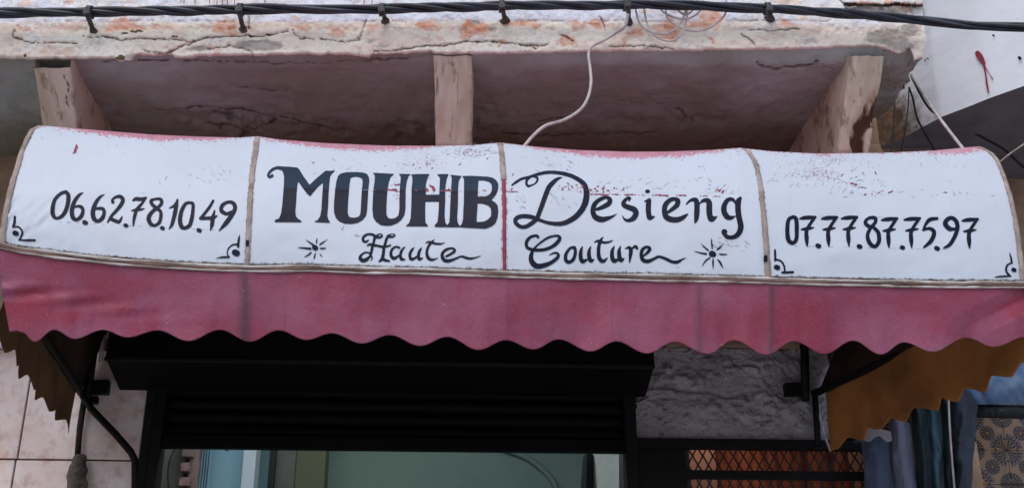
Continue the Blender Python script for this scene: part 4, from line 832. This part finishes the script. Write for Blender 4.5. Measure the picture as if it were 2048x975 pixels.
L3 += [(1700+(x-1700)*.9, 366+(x-1700)*.16+rr.uniform(-5, 5), rr.uniform(3, 8), .8, .15) for x in [rr.uniform(1690, 1730) for _ in range(16)]]+[(rr.gauss(1650, 40), rr.gauss(352, 9), rr.uniform(2, 4), .9, -.7) for _ in range(36)]+[(rr.uniform(1715, 1765), rr.gauss(387, 2), 4, .8, -.3) for _ in range(12)]
flakes(panels[3], L3, 5)

# ------------------------------------------------------------------ shutter and door opening
R_ = thing('roller_shutter', (-.2, 0, 2.65), 'black steel roller shutter half rolled under its box above the shop door', 'shutter')
yb = -.26
hx0, hx1 = P(212, 700, yb)[0], P(1308, 700, yb)[0]; zt_ = 3.22; zb2 = P(760, 738, yb)[2]
hexa('shutter_box', [(hx0, yb, zb2+.03), (hx1, yb, zb2+.03), (hx1, yb, zt_), (hx0, yb, zt_)], [(hx0, -.004, zb2-.035), (hx1, -.004, zb2-.035), (hx1, -.004, zt_), (hx0, -.004, zt_)], MAT['shutter'], R_, .006)
box('box_lip', hx0, hx1, yb-.012, yb+.004, zb2+.018, zb2+.034, simple('worn_black_edge', (20, 23, 25), (7, 8, 9), 30, .7), R_, .003)
zs1, zs0 = zb2-.06, P(780, 876, .02)[2]; ns_ = 6; hs = (3.03-zs0)/ns_
for i in range(ns_):
    z1 = 3.03-i*hs; z0_ = z1-hs; pr = [(0.02, z1), (0.012, z1-hs*.12), (.0, z1-hs*.5), (.008, z1-hs*.86), (.026, z1-hs*.93), (.026, z0_+.001), (.034, z0_+.001)]
    xs = np.linspace(JL+.03, JR-.012, 40); g_ = np.array([[(x, y+.01+.0015*vn(x*3, i, 2), z+.0015*vn(x*2, i*3, 4)) for x in xs] for y, z in pr])
    o = grid('slat', g_, MAT['shutter'], R_, smooth=False); s_ = o.modifiers.new('t', 'SOLIDIFY'); s_.thickness = .003; s_.offset = -1
rb0, rb1 = P(320, 893, .0)[2], P(1240, 906, .0)[2]
box('bottom_rail', JL+.03, JR-.012, -.008, .03, (rb0+rb1)/2, zs0+.002, MAT['shutter'], R_, .004)
box('guide_rail', JL+.022, JL+.062, -.03, .06, 0, 3.02, MAT['blackmetal'], R_, .003); box('guide_rail', JR-.045, JR+.004, -.04, .06, 0, 3.02, MAT['blackmetal'], R_, .003)
c0 = P(455, 893, -.005)
for k in range(2): tube('dangling_wire', [c0+[0, 0, .01], c0+[.004*(1-2*k), -.004, -.006], c0+[.008*(1-2*k), 0, -.012], c0+[0, 0, -.016], c0+[-.004, 0, -.009]], .0016, MAT['blackwire'], R_, 6, 4)
# white pipe by the box, wires on the pier
tag(tube('white_pipe', [P(211, 640, -.03), P(208, 662, -.03), P(201, 722, -.03)], .010, MAT['whitecable']), 'short pale pipe beside the left end of the shutter box', 'pipe')
w_ = thing('wall_wires', tuple(P(1270, 760, 0)), 'thin grey wires twisted down the plaster edge right of the shutter', 'wires')
tube('wire', [P(1268, 752, -.012), P(1272, 775, -.012), P(1266, 800, -.014), P(1273, 812, -.012), P(1262, 826, -.012)], .003, MAT['blackwire'], w_, 6, 5)
tube('wire', [P(1277, 750, -.012), P(1279, 780, -.012), P(1272, 802, -.016), P(1285, 798, -.02), P(1297, 792, -.012)], .003, MAT['blackwire'], w_, 6, 5)

# ------------------------------------------------------------------ shop interior seen under the shutter
I_ = thing('shop_interior', (0, 1.5, 0), 'dim sage green shop interior glimpsed under the shutter', 'room')
yB = 2.0
def slab(name, u0, u1, y, mat, z0=1.5, z1=3.6, dep=.12, v=935, lab=None):
    a, b = P(u0, v, y)[0], P(u1, v, y)[0]; o = box(name, a, b, y, y+dep, z0, z1, mat, I_, .004)
    if lab: tag(o, lab)
    return o
box('back_wall', -2.6, 2.4, yB, yB+.1, 0, 3.7, MAT['roomwall'], I_, 0); box('room_ceiling', -2.6, 2.4, .23, yB, 3.7, 3.8, MAT['roomwall'], I_, 0)
box('side_partition', -2.7, -2.6, .23, yB+.1, 0, 3.8, MAT['roomwall'], I_, 0); box('side_partition', 1.0, 1.05, .23, yB, 0, 3.7, MAT['roomwall'], I_, 0)
slab('olive_panel', 592, 650, yB-.20, MAT['olive'], dep=.19); slab('poster_board', 548, 590, 1.2, MAT['leafpost'], dep=.04); slab('door_post', 537, 549, 1.15, MAT['darkpost'], dep=.05)
slab('teal_panel', 506, 540, yB-.10, MAT['teal'], dep=.09); slab('ice_panel', 484, 510, yB-.25, MAT['ice'], dep=.22); slab('blue_panel', 418, 486, yB-.18, MAT['cyan'], dep=.16)
slab('grey_panel', 312, 396, 1.3, simple('grey_brown_panel', (112, 112, 102), (98, 98, 90), 4, .8), dep=.05)
for k in range(9):                                                       # ribbed strip
    slab('rib', 396+k*2.6, 397.8+k*2.6, 1.5, MAT['teal'] if k % 2 else MAT['cyan'], dep=.03)
for k in range(7):  # toothed building reflection, modelled as solid bricks and a column
    z = 2.62+k*.075; a = P(362, 935, 1.22)[0]; box('reflected_brick', a, a+.045+.012*(k % 2), 1.2, 1.29, z, z+.045, MAT['reflected_brick'], I_, .004)
slab('reflected_column', 376, 396, 1.24, MAT['reflected_brick'], dep=.05)
mo = spline([P(338, 975, 1.24), P(336, 945, 1.24), P(341, 915, 1.24), P(352, 893, 1.24), P(370, 870, 1.24)], 6); tube('arched_moulding', mo, .005, MAT['board'], I_, 6)
am = spline([P(1118, 985, yB-.02), P(1098, 950, yB-.02), P(1066, 922, yB-.02), (P(1040, 908, yB-.02)), P(1010, 898, yB-.02), P(960, 880, yB-.02)], 6)
o = tube('ceiling_arch', am, .016, MAT['roomwall'], I_, 8)
hexa('black_screen', [P(1160, 990, .9), P(1172, 990, .6), P(1174, 905, .6), P(1166, 912, .9)], [p+np.array([.03, .02, 0]) for p in (P(1160, 990, .9), P(1172, 990, .6), P(1174, 905, .6), P(1166, 912, .9))], MAT['darkpost'], I_)
hexa('pale_side_panel', [P(1182, 1000, .7), P(1238, 1000, .25), P(1238, 885, .25), P(1176, 885, .7)], [p+np.array([.05, .05, 0]) for p in (P(1182, 1000, .7), P(1238, 1000, .25), P(1238, 885, .25), P(1176, 885, .7))], simple('pale_grey_door', (180, 184, 178), (164, 168, 162), 5), I_)
LP = thing('ceiling_lamp', (-.5, .6, 3.66), 'lit white ceiling lamp inside the shop behind the shutter', 'lamp')
box('lamp_panel', -1.5, .5, .45, .75, 3.60, 3.66, emit('cool_lamp', (222, 234, 240), 8), LP, .004)

# ------------------------------------------------------------------ mesh grille, right of the shop door
G_ = thing('mesh_grille', tuple(P(1540, 930, 0)), 'dark expanded metal grille with orange light behind it beside the shop door', 'grille')
gy_ = .01
def gb(u0, v0, u1, v1, y0=gy_-.012, y1=gy_+.02, name='frame_bar'):
    a, b = P(u0, v1, gy_), P(u1, v0, gy_); return box(name, a[0], b[0], y0, y1, a[2], b[2], MAT['blackmetal'], G_, .003)
gb(1270, 884, 1760, 897, -.03, .02); gb(1366, 943, 1760, 956, gy_-.008, name='cross_bar'); gb(1270, 896, 1368, 1080, .0, .02, 'dark_board'); gb(1366, 1030, 1760, 1040)
zt2, zb3 = P(1500, 894, gy_)[2], P(1500, 1030, gy_)[2]; x0, x1 = P(1366, 935, gy_)[0], P(1758, 935, gy_)[0]
cw = 20.3/F_PX*4.95; chh = cw*1.75; V = []; Fc = []
def wirebar(a, b, r=.0031):
    a = np.array(a); b = np.array(b); d = (b-a)/np.linalg.norm(b-a); n = np.array([-d[2], 0, d[0]])*r; m = np.array([0, r, 0]); o = len(V)
    for p in (a, b): V.extend([p-n-m, p+n-m, p+n+m, p-n+m])
    Fc.extend([(o, o+1, o+5, o+4), (o+1, o+2, o+6, o+5), (o+2, o+3, o+7, o+6), (o+3, o, o+4, o+7)])
nx_ = int((x1-x0)/cw)+1; nz_ = int((zt2-zb3)/chh)+1
for i in range(nx_):
    for j in range(nz_):
        cx_, cz_ = x0+(i+.5)*cw, zt2-(j+.5)*chh; y = gy_+random.uniform(-.001, .001)
        q4 = [(cx_, y, cz_+chh/2), (cx_+cw/2, y+.002, cz_), (cx_, y, cz_-chh/2), (cx_-cw/2, y-.002, cz_)]
        for k in range(4): wirebar(q4[k], q4[(k+1) % 4])
mo_ = mesh_obj('wire_mesh', np.array(V), Fc, MAT['mesh'], G_, False)
K_ = thing('back_room', (1.4, .8, 0), 'orange curtained room behind the mesh grille', 'room')
xs = np.linspace(.95, 2.2, 160); zz = np.linspace(1.9, 3.2, 30)
Z, X = np.meshgrid(zz, xs, indexing='ij'); grid('orange_curtain', np.stack([X, .62+.012*np.sin(X*42+1.5*np.sin(X*7))+.006*np.sin(X*97), Z], -1)[::-1], MAT['orange'], K_)
box('room_ceiling', .95, 2.2, .23, .9, 3.2, 3.25, MAT['board'], K_, 0); box('side_panel', .9, .95, .23, .9, 1.9, 3.25, MAT['white'], K_, 0); box('side_panel', 2.2, 2.25, .23, .9, 1.9, 3.25, MAT['board'], K_, 0)
tag(box('paper_sheet', P(1378, 940, .5)[0], P(1432, 940, .5)[0], .49, .50, 2.3, 3.05, simple('pinkish_paper', (206, 176, 168), (190, 156, 146), 8), K_, .002), 'pale paper at the left behind the grille')
bu = spline([(1.33, .42, 2.25), (1.34, .42, 2.26), (1.34, .42, 2.3)], 4)
L3_ = thing('bare_bulb', (1.16, .30, 3.19), 'warm lit bulb hanging behind the top of the grille', 'lamp')
V, Fc = tube_data([(1.16, .30, 2.89), (1.16, .30, 2.91), (1.16, .30, 2.935), (1.16, .30, 2.96), (1.16, .30, 2.98)], [.012, .022, .03, .024, .008], 12)
mesh_obj('glass_bulb', np.array(V), Fc, emit('warm_bulb', (255, 190, 140), 22), L3_); tube('bulb_socket', [(1.16, .30, 2.978), (1.16, .30, 3.19)], .013, MAT['blackmetal'], L3_)

# ------------------------------------------------------------------ neighbour building on the right
NB = thing('neighbour_building', (2.6, .3, 0), 'white and grey neighbouring building with a jutting floor and patterned tiles below', 'building')
ZN = 4.10
pl = np.array([PZ(u, v, ZN) for u, v in ((1740, 306), (1793, 283), (1840, 257), (1885, 233), (1943, 211), (1985, 194), (2048, 172), (2110, 150))])
seg = []
for t in np.linspace(0, 1, 90): seg.append([np.interp(t*(len(pl)-1), np.arange(len(pl)), pl[:, i]) for i in range(3)])
seg = np.array(seg); rows = []
for f in np.linspace(0, 1, 110):
    r = seg.copy(); r[:, 2] = ZN+1.6*f; nn = .006*fbm(seg[:, 0]*9+seg[:, 1]*5, r[:, 2]*7, 6)+.003*fbm(seg[:, 0]*30, r[:, 2]*30, 2); r[:, 0] += nn; r[:, 1] -= nn; rows.append(r)
wr2 = np.array(rows)[::-1]; wi = np.tile(np.linspace(0, 1, 90)[None], (110, 1)); grid('white_wall', wr2, MAT['stained_shaded'], NB, dict(dirt_and_shade=np.clip(1.5-wi*3.1-np.maximum(wr2[..., 2]-ZN-.12, 0)*2.2, 0, 1)))  # left end painted darker: stain plus the shade of the balcony
back = np.array([[x+ .9*(1-k/8)*0, .32, ZN] for k, x in enumerate(seg[:, 0])]); back = np.stack([seg[:, 0]*1.0, np.full(len(seg), .34), seg[:, 2]], -1); back[:, 0] = np.maximum(seg[:, 0], np.linspace(1.7, 3.9, len(seg)))
rows = np.array([seg*(1-f)+back*f for f in np.linspace(0, 1, 40)]); rows[..., 2] += .004*fbm(rows[..., 0]*14, rows[..., 1]*14, 3)*np.linspace(0, 1, 40)[:, None]
grid('jetty_soffit', rows, MAT['graysoffit'], NB)
box('lower_wall', 2.0, 4.4, .30, .5, 0, ZN+.05, MAT['wall'], NB, 0)
def wallN(u, v, off):                                                    # onto the slanting white wall
    out = []
    for a, b in zip(np.atleast_1d(u), np.atleast_1d(v)):
        best = None
        for p, q_ in zip(pl[:-1], pl[1:]):
            x = PPL(a, b, p[:2], q_[:2]); tt = ((x[:2]-p[:2]) @ (q_[:2]-p[:2]))/((q_[:2]-p[:2]) @ (q_[:2]-p[:2]))
            if -.02 <= tt <= 1.02: best = x; n_ = np.array([q_[1]-p[1], p[0]-q_[0], 0]); n_ /= np.linalg.norm(n_); break
        if best is None: best = PPL(a, b, pl[-2][:2], pl[-1][:2]); n_ = np.array([0, -1, 0])
        if n_ @ (CAM-best) < 0: n_ = -n_
        out.append(best+n_*(off+.008))
    return np.array(out)
tag(brush('red_paint_splash', (0, 0), 1, [[(1957, 108, 10), (1962, 115, 12), (1969, 127, 8)], [(1969, 126, 5), (1973, 148, 3), (1976, 170, 4), (1979, 186, 3)], [(1971, 132, 1.6), (1981, 150, 1.4), (1987, 160, 2.4)]], NB, MAT['redpaint'], surf=wallN, off=.001), 'red paint splash with drips on the white wall')
tag(brush('dark_hole', (0, 0), 1, [[(2040, 117, 6), (2042, 119, 6)], [(1854, 119, 2), (1852, 124, 2)], [(1858, 118, 3), (1859, 119, 3)], [(1988, 72, 4), (1990, 74, 3)]], NB, MAT['paint'], surf=wallN, off=.001), 'small dark holes in the white wall')
# patterned tiles
yt = .285; tw = 67/F_PX*5.35
o1 = P(2013, 899, yt); CREAM = simple('cream_glazed_tile', (158, 130, 102), (140, 112, 86), 20, .35, .5, .05)
chipm = [simple('navy_glaze', (38, 44, 66), None, 20, .35, .5, 0), simple('maroon_glaze', (84, 46, 44), None, 20, .35, .5, 0), simple('olive_glaze', (58, 60, 44), None, 20, .35, .5, 0), simple('ochre_glaze', (196, 140, 62), None, 20, .35, .5, 0), simple('slate_glaze', (84, 90, 100), None, 20, .35, .5, 0)]
for i in range(-2, 3):
    for j in range(-2, 2):
        xa_, za_ = o1[0]+i*tw, o1[2]+j*tw; g = .0012
        ti = box('patterned_tile', xa_+g, xa_+tw-g, yt, .299, za_+g, za_+tw-g, CREAM, NB, .001)
        V = []; Fc = []; MI = []
        def chip(cx_, cz_, r, ang, l, w, mi, nside=6):
            px, pz = cx_+r*math.cos(ang), cz_+r*math.sin(ang)
            if not (xa_+g+.001 < px < xa_+tw-g-.001 and za_+g+.001 < pz < za_+tw-g-.001): return
            o = len(V)
            l *= 1.5; w *= 1.3
            for k in range(nside):
                a = 2*math.pi*k/nside; dl, dw = l*math.cos(a), w*math.sin(a)
                x = px+dl*math.cos(ang)-dw*math.sin(ang); z = pz+dl*math.sin(ang)+dw*math.cos(ang)
                V.append((min(max(x, xa_+g), xa_+tw-g), yt-.0006, min(max(z, za_+g), za_+tw-g)))
            Fc.append(tuple(range(o, o+nside))[::-1]); MI.append(mi)
        for di in (0, 1):
            for dj in (0, 1):
                big = (i+di+j+dj) % 2 == 0; cx_, cz_ = xa_+di*tw, za_+dj*tw
                if big:
                    warm = (j+dj) < 0
                    for n, r, mi in ((10, .009, 1), (12, .0185, 3 if warm else 2), (16, .029, 3 if warm else 2), (16, .040, 0), (24, .051, 1), (24, .061, 0), (32, .071, 4)):
                        for k in range(n): chip(cx_, cz_, r, 2*math.pi*(k+.5*(mi % 2))/n, .0046, 3.14*r/n*.66, mi)
                else:
                    for n, r, mi in ((1, 0, 3), (8, .010, 0), (10, .0195, 1), (16, .029, 0), (24, .0385, 2), (24, .048, 0)):
                        for k in range(n): chip(cx_, cz_, r, 2*math.pi*(k+.5)/n, .0044, 3.14*max(r, .0015)/n*.68, mi)
        cx_, cz_ = xa_+tw/2, za_+tw/2
        for n, r, l, w, mi in ((1, 0, .0055, .0055, 3), (8, .011, .0044, .003, 0), (10, .020, .0045, .0042, 1), (16, .0295, .004, .004, 0)):
            for k in range(n): chip(cx_, cz_, r, 2*math.pi*k/n, l, w, mi)
        me = tag(mesh_obj('mosaic_print', np.array(V), Fc, None, ti, False), kind='stuff')
        for c in chipm: me.data.materials.append(c)
        for p_, mi in zip(me.data.polygons, MI): p_.material_index = mi
# tarps
TB = thing('tarp_curtain', tuple(P(1840, 900, -.2)), 'folded blue grey tarpaulin hanging in vertical rolls beside the patterned tiles', 'tarpaulin')
def tarpm(nm, c, c2, r=.55):
    m = M(nm, r, .3); n = m.noise(5, 6, .6, (1, 1, .35)); n2 = m.noise(40, 5, .7)
    m.color(m.mix(m.step(n2, .62, .74, 0, .5), m.mix(m.step(n, .35, .65), lin(c), lin(c2)), lin((150, 150, 156)))); m.bump(m.noise(9, 6, .6, (1, 1, .5), dist=1.5), .9, .03); m.bump(n2, .4, .005); return m.m
TT = [tarpm('slate_blue_tarp', (92, 104, 130), (74, 86, 108)), tarpm('pale_blue_tarp', (128, 132, 152), (104, 110, 130)), tarpm('dark_teal_tarp', (34, 46, 54), (28, 38, 44)), tarpm('teal_tarp', (62, 98, 112), (54, 80, 86)), tarpm('green_blue_tarp', (44, 58, 66), (34, 46, 52)), tarpm('navy_grey_tarp', (50, 62, 76), (38, 48, 60))]
FO = [((1722, 1786), 866, (1731, 1796), 0, 'slate blue roll with a grey cap'), ((1776, 1822), 836, (1792, 1840), 1, 'pale blue roll'), ((1822, 1856), 812, (1836, 1868), 2, 'nearly black fold'), ((1850, 1884), 812, (1862, 1894), 3, 'teal fold'), ((1880, 1906), 792, (1890, 1914), 4, 'dark green blue fold'), ((1900, 1956), 772, (1908, 1942), 5, 'wide navy grey sheet')]
for (u0, u1), vt0, (w0, w1), mi, lab in FO:
    nr, nc = 60, 26; y0 = -.16
    t = np.linspace(0, 1, nr)[:, None]; a = np.linspace(0, 1, nc)[None]
    vtop = vt0+(np.where(a < .5, (.5-a)*6, (a-.5)*(60 if mi == 5 else 22)) if mi != 5 else np.where(a < .5, (.5-a)*16, (a-.5)*64))
    Vv = vtop*(1-t)+1070*t; uL_ = u0+(w0-u0)*t*1.9*(1-.45*t); uR_ = u1+(w1-u1)*t*1.9*(1-.45*t)
    Uu = uL_*(1-a)+uR_*a+1.2*vn(t*9, a*0+mi, 4)
    Yq = y0-.05*np.sin(a*math.pi)-.02*(mi % 3)+.010*vn(a*4, t*9+mi*7, 3)+.012*np.sin(t*9+a*6+mi)*.3
    if mi == 5: Yq = Yq+.02*vn(a*3+t*3, t*7, 5)
    pts = P(Uu, Vv, Yq); topb = pts[0].copy(); topb[:, 1] += .10; topb[:, 2] -= .01
    pts = np.vstack([topb[None], (topb*.5+pts[0]*.5+[0, 0, .008])[None], pts])
    tag(grid('tarp_fold', pts, TT[mi], TB), lab)
tube('white_strip', [P(1897, 798, -.25), P(1899, 850, -.25), P(1904, 920, -.25), P(1911, 1000, -.25)], .0045, MAT['whitecable'], TB, 6, 4)
cap = np.array([P(np.linspace(1724, 1782, 20)+2*(f), np.interp(np.linspace(0, 1, 20), [0, .2, .6, 1], [860, 853, 856, 862])*(1-f)+f*(877+6*np.sin(np.linspace(0, 9, 20))), -.238-.02*np.sin(np.linspace(0, math.pi, 20))) for f in np.linspace(0, 1, 8)])
grid('grey_cap', cap, tarpm('grey_cap_cloth', (160, 152, 150), (134, 128, 128)), TB)
TH = thing('rolled_tarp', tuple(P(2000, 800, -.1)), 'bright blue tarpaulin sagging over a dark roll above the patterned tiles', 'tarpaulin')
nr, nc = 26, 60; t = np.linspace(0, 1, nr)[:, None]; a = np.linspace(0, 1, nc)[None]
Uu = 1925+(2130-1925)*a+0*t; Vv = (700+10*a)*(1-t)+(808)*t; Yq = -.02-.08*np.sin(t*math.pi*.8)+.012*vn(a*12+t*3, t*3, 4)-.02*np.abs(vn(a*7-t*2.2, t*1.1, 8))
bm_ = M('bright_blue_tarp', .5, .35); n = bm_.noise(7, 5, .6); bm_.color(bm_.mix(bm_.step(n, .35, .7), lin((66, 96, 134)), lin((96, 120, 150)))); bm_.bump(bm_.noise(12, 5, .6), .5, .015)
grid('blue_sheet', P(Uu, Vv, Yq), bm_.m, TH)
tube('dark_roll', [P(1930, 820, -.03), P(2130, 826, -.03)], .030, TT[2], TH, 14)

# ------------------------------------------------------------------ cables
vc = lerpl([(-200, 28), (0, 27), (180, 24), (480, 19), (762, 19), (1001, 12), (1254, 9), (1380, 11), (1534, 17), (1690, 27), (1844, 40), (1946, 51), (2048, 54), (2250, 66)])
CB = thing('cable_bundle', tuple(P(1000, 12, -.93)), 'thick black twisted cable bundle strung along the top of the balcony front', 'cable')
u = np.linspace(-200, 2250, 520); ker = np.ones(9)/9; vcs = np.convolve(np.pad(vc(u), 4, 'edge'), ker, 'valid')
cen = P(u, vcs+1.2*vn(u/110, u*0, 6), np.interp(u, [0, 1846, 2250], [-.925, -.925, -1.15]))
for k in range(4):
    ph = 2*math.pi*k/4+u/62+1.2*vn(u/260, u*0, 3); rad = .0128*(1+.25*vn(u/120, u*0+k, 9))
    tube('cable_strand', cen+np.stack([0*u, np.cos(ph)*rad, np.sin(ph)*rad*.8], -1), (.0102, .0085, .0095, .0088)[k], MAT['cable'], CB, 8)
for i, (u_, dv, lab) in enumerate([(180, 40, 'cable clip on the bundle above the left corbel, leftmost of six'), (481, 44, 'cable clip on the bundle above the long crack, second of six from the left'), (764, 24, 'cable clip hooked on the bundle left of the middle corbel'), (1003, 30, 'cable clip just right of the middle corbel'), (1252, 38, 'cable clip with the loose white cable hanging beside it'), (1534, 18, 'rightmost cable clip, past the white cable loops')]):
    vz = float(vc(u_)); c = P(u_, vz+1, -.925); K = thing('cable_clip', tuple(c), lab, 'clip', 'clips holding the cable bundle to the balcony')
    ring = []
    for a in np.linspace(0, 2*math.pi, 22): ring.append(c+np.array([.001*math.sin(a), .026*math.cos(a), .022*math.sin(a)]))
    V = []; 
    for p in ring: V += [p+[-.010, 0, 0], p+[.010, 0, 0]]
    o = mesh_obj('strap', np.array(V), [(2*k, 2*k+1, 2*k+3, 2*k+2) for k in range(21)], MAT['clip'], K); s_ = o.modifiers.new('t', 'SOLIDIFY'); s_.thickness = .0035
    box('buckle', c[0]-.013, c[0]+.014, c[1]-.042, c[1]-.018, c[2]-.034, c[2]-.010, MAT['clip'], K, .003)
    e = P(u_+6, vz+dv*.9, YF-.005)
    q_ = tube_data([e+[0, -.012, .004], e+[0, .0, .0], e+[.001, .012, -.003]], [.008, .016, .019], 9); tag(mesh_obj('mortar_dab', np.array(q_[0])+.003*RNG.randn(len(q_[0]), 3), q_[1], MAT['cement'], K), 'grey mortar round the hook')
    tube('hook', [c+[0, -.028, -.018], c+[.004, -.03, -.035], e+[-.004, -.016, .012], e+[0, -.008, 0], e+[.002, .02, .006]], [.011, .011, .010, .009, .008] if 0 else .0095, MAT['clip'], K, 8)
wc = thing('white_cable', tuple(P(1180, 140, -.95)), 'single white cable hanging from the balcony front down behind the middle of the awning', 'cable')
pth = [(1256, 28, -.95), (1250, 52, -.93), (1232, 66, -.90), (1205, 82, -.885), (1184, 93, -.885), (1177, 108, -.885), (1180, 135, -.9), (1182, 165, -.92), (1176, 195, -.95), (1160, 220, -.98), (1128, 240, -1.02), (1092, 251, -1.06), (1068, 270, -1.1), (1048, 293, -1.12), (1038, 306, -1.1)]
tube('cable_run', [P(*p) for p in pth], .0062, MAT['whitecable'], wc, 8, 6)
wl = thing('cable_loops', tuple(P(1360, 40, -.9)), 'loose loops of white cable hooked over the bundle on the balcony front', 'cable')
for L_ in ([(1268, -6), (1272, 22), (1280, 48), (1302, 64), (1330, 68), (1355, 55), (1370, 25), (1368, -6)], [(1286, -6), (1290, 30), (1298, 55), (1312, 73), (1337, 82), (1360, 72), (1372, 45), (1373, 15), (1362, -8)], [(1308, -6), (1322, 20), (1345, 34), (1375, 38), (1400, 22), (1408, -6)], [(1330, -6), (1334, 34), (1354, 52), (1382, 62), (1412, 59), (1437, 44), (1452, 24), (1452, -6)], [(1344, -6), (1352, 16), (1372, 30), (1392, 12), (1396, -6)]):
    tube('loop', [P(a, b, -.896-.006*i) for i, (a, b) in enumerate(L_)] if 0 else [P(a, b, -.892) for a, b in L_], .0042, MAT['whitecable'], wl, 8, 6)
def cab(name, pts, r, mat, lab):
    o = tube(name, [P(*p) for p in pts], r, mat, None, 8, 5); return tag(o, lab, 'cable')
cab('white_cable', [(1822, 150, -.5), (1836, 172, -.6), (1876, 232, -.85), (1925, 296, -1.12), (1932, 304, -1.1)], .006, MAT['whitecable'], 'taut white cord from the broken balcony corner to the awning end')
cab('black_wire', [(1824, 156, -.4), (1850, 205, -.35), (1872, 228, -.3), (1915, 248, -.2), (1965, 275, -.15), (2010, 300, -.15), (2048, 335, -.15), (2080, 350, -.1)], .0055, MAT['blackwire'], 'black wire sagging under the grey soffit to the right edge')
cab('black_wire', [(1818, 175, -.35), (1826, 198, -.3), (1836, 240, -.25), (1868, 298, -.2), (1880, 320, -.2)], .0045, MAT['blackwire'], 'black wire looping down beside the broken balcony corner')
cab('black_wire', [(1818, 180, -.35), (1816, 215, -.3), (1810, 265, -.3), (1800, 312, -.3)], .0028, MAT['blackwire'], 'thin dark wire hanging straight down left of the looping one')
cab('grey_wire', [(1790, 200, -.4), (1788, 240, -.4), (1781, 312, -.4)], .0032, MAT['clip'], 'thin grey wire hanging right of the broken corbel')
cab('tan_string', [(1998, 325, -1.2), (2022, 306, -1.2), (2060, 280, -1.2)], .003, MAT['tape'], 'tan string leading from the right end of the awning')
# red drips on the fascia top
fs = lambda u, v, off: P(u, v, YF-.006-off)
tag(brush('red_paint_drips', (0, 0), 1, [[(x, -30, 2.2), (x+dx, l*.6, 1.6), (x+dx, l, 2)] for x, l, dx in ((368, 6, 0), (388, 9, 2), (420, 8, -1), (436, 12, -2), (446, 9, -1), (457, 10, -2), (470, 13, -1), (530, 8, 0), (729, 12, -1), (746, 11, -2), (362, 3, 0))], B, MAT['redpaint'], surf=fs, off=.001), 'red paint drips at the top of the balcony front')

for o in bpy.data.objects:
    if '_k' in o: del o['_k']
bpy.context.view_layer.update()
# children were modelled in world coordinates: keep them where they are under their moved Empties
for o in bpy.data.objects:
    if o.parent and o.parent.parent is None and o.parent.type == 'EMPTY':
        o.matrix_parent_inverse = o.parent.matrix_world.inverted()
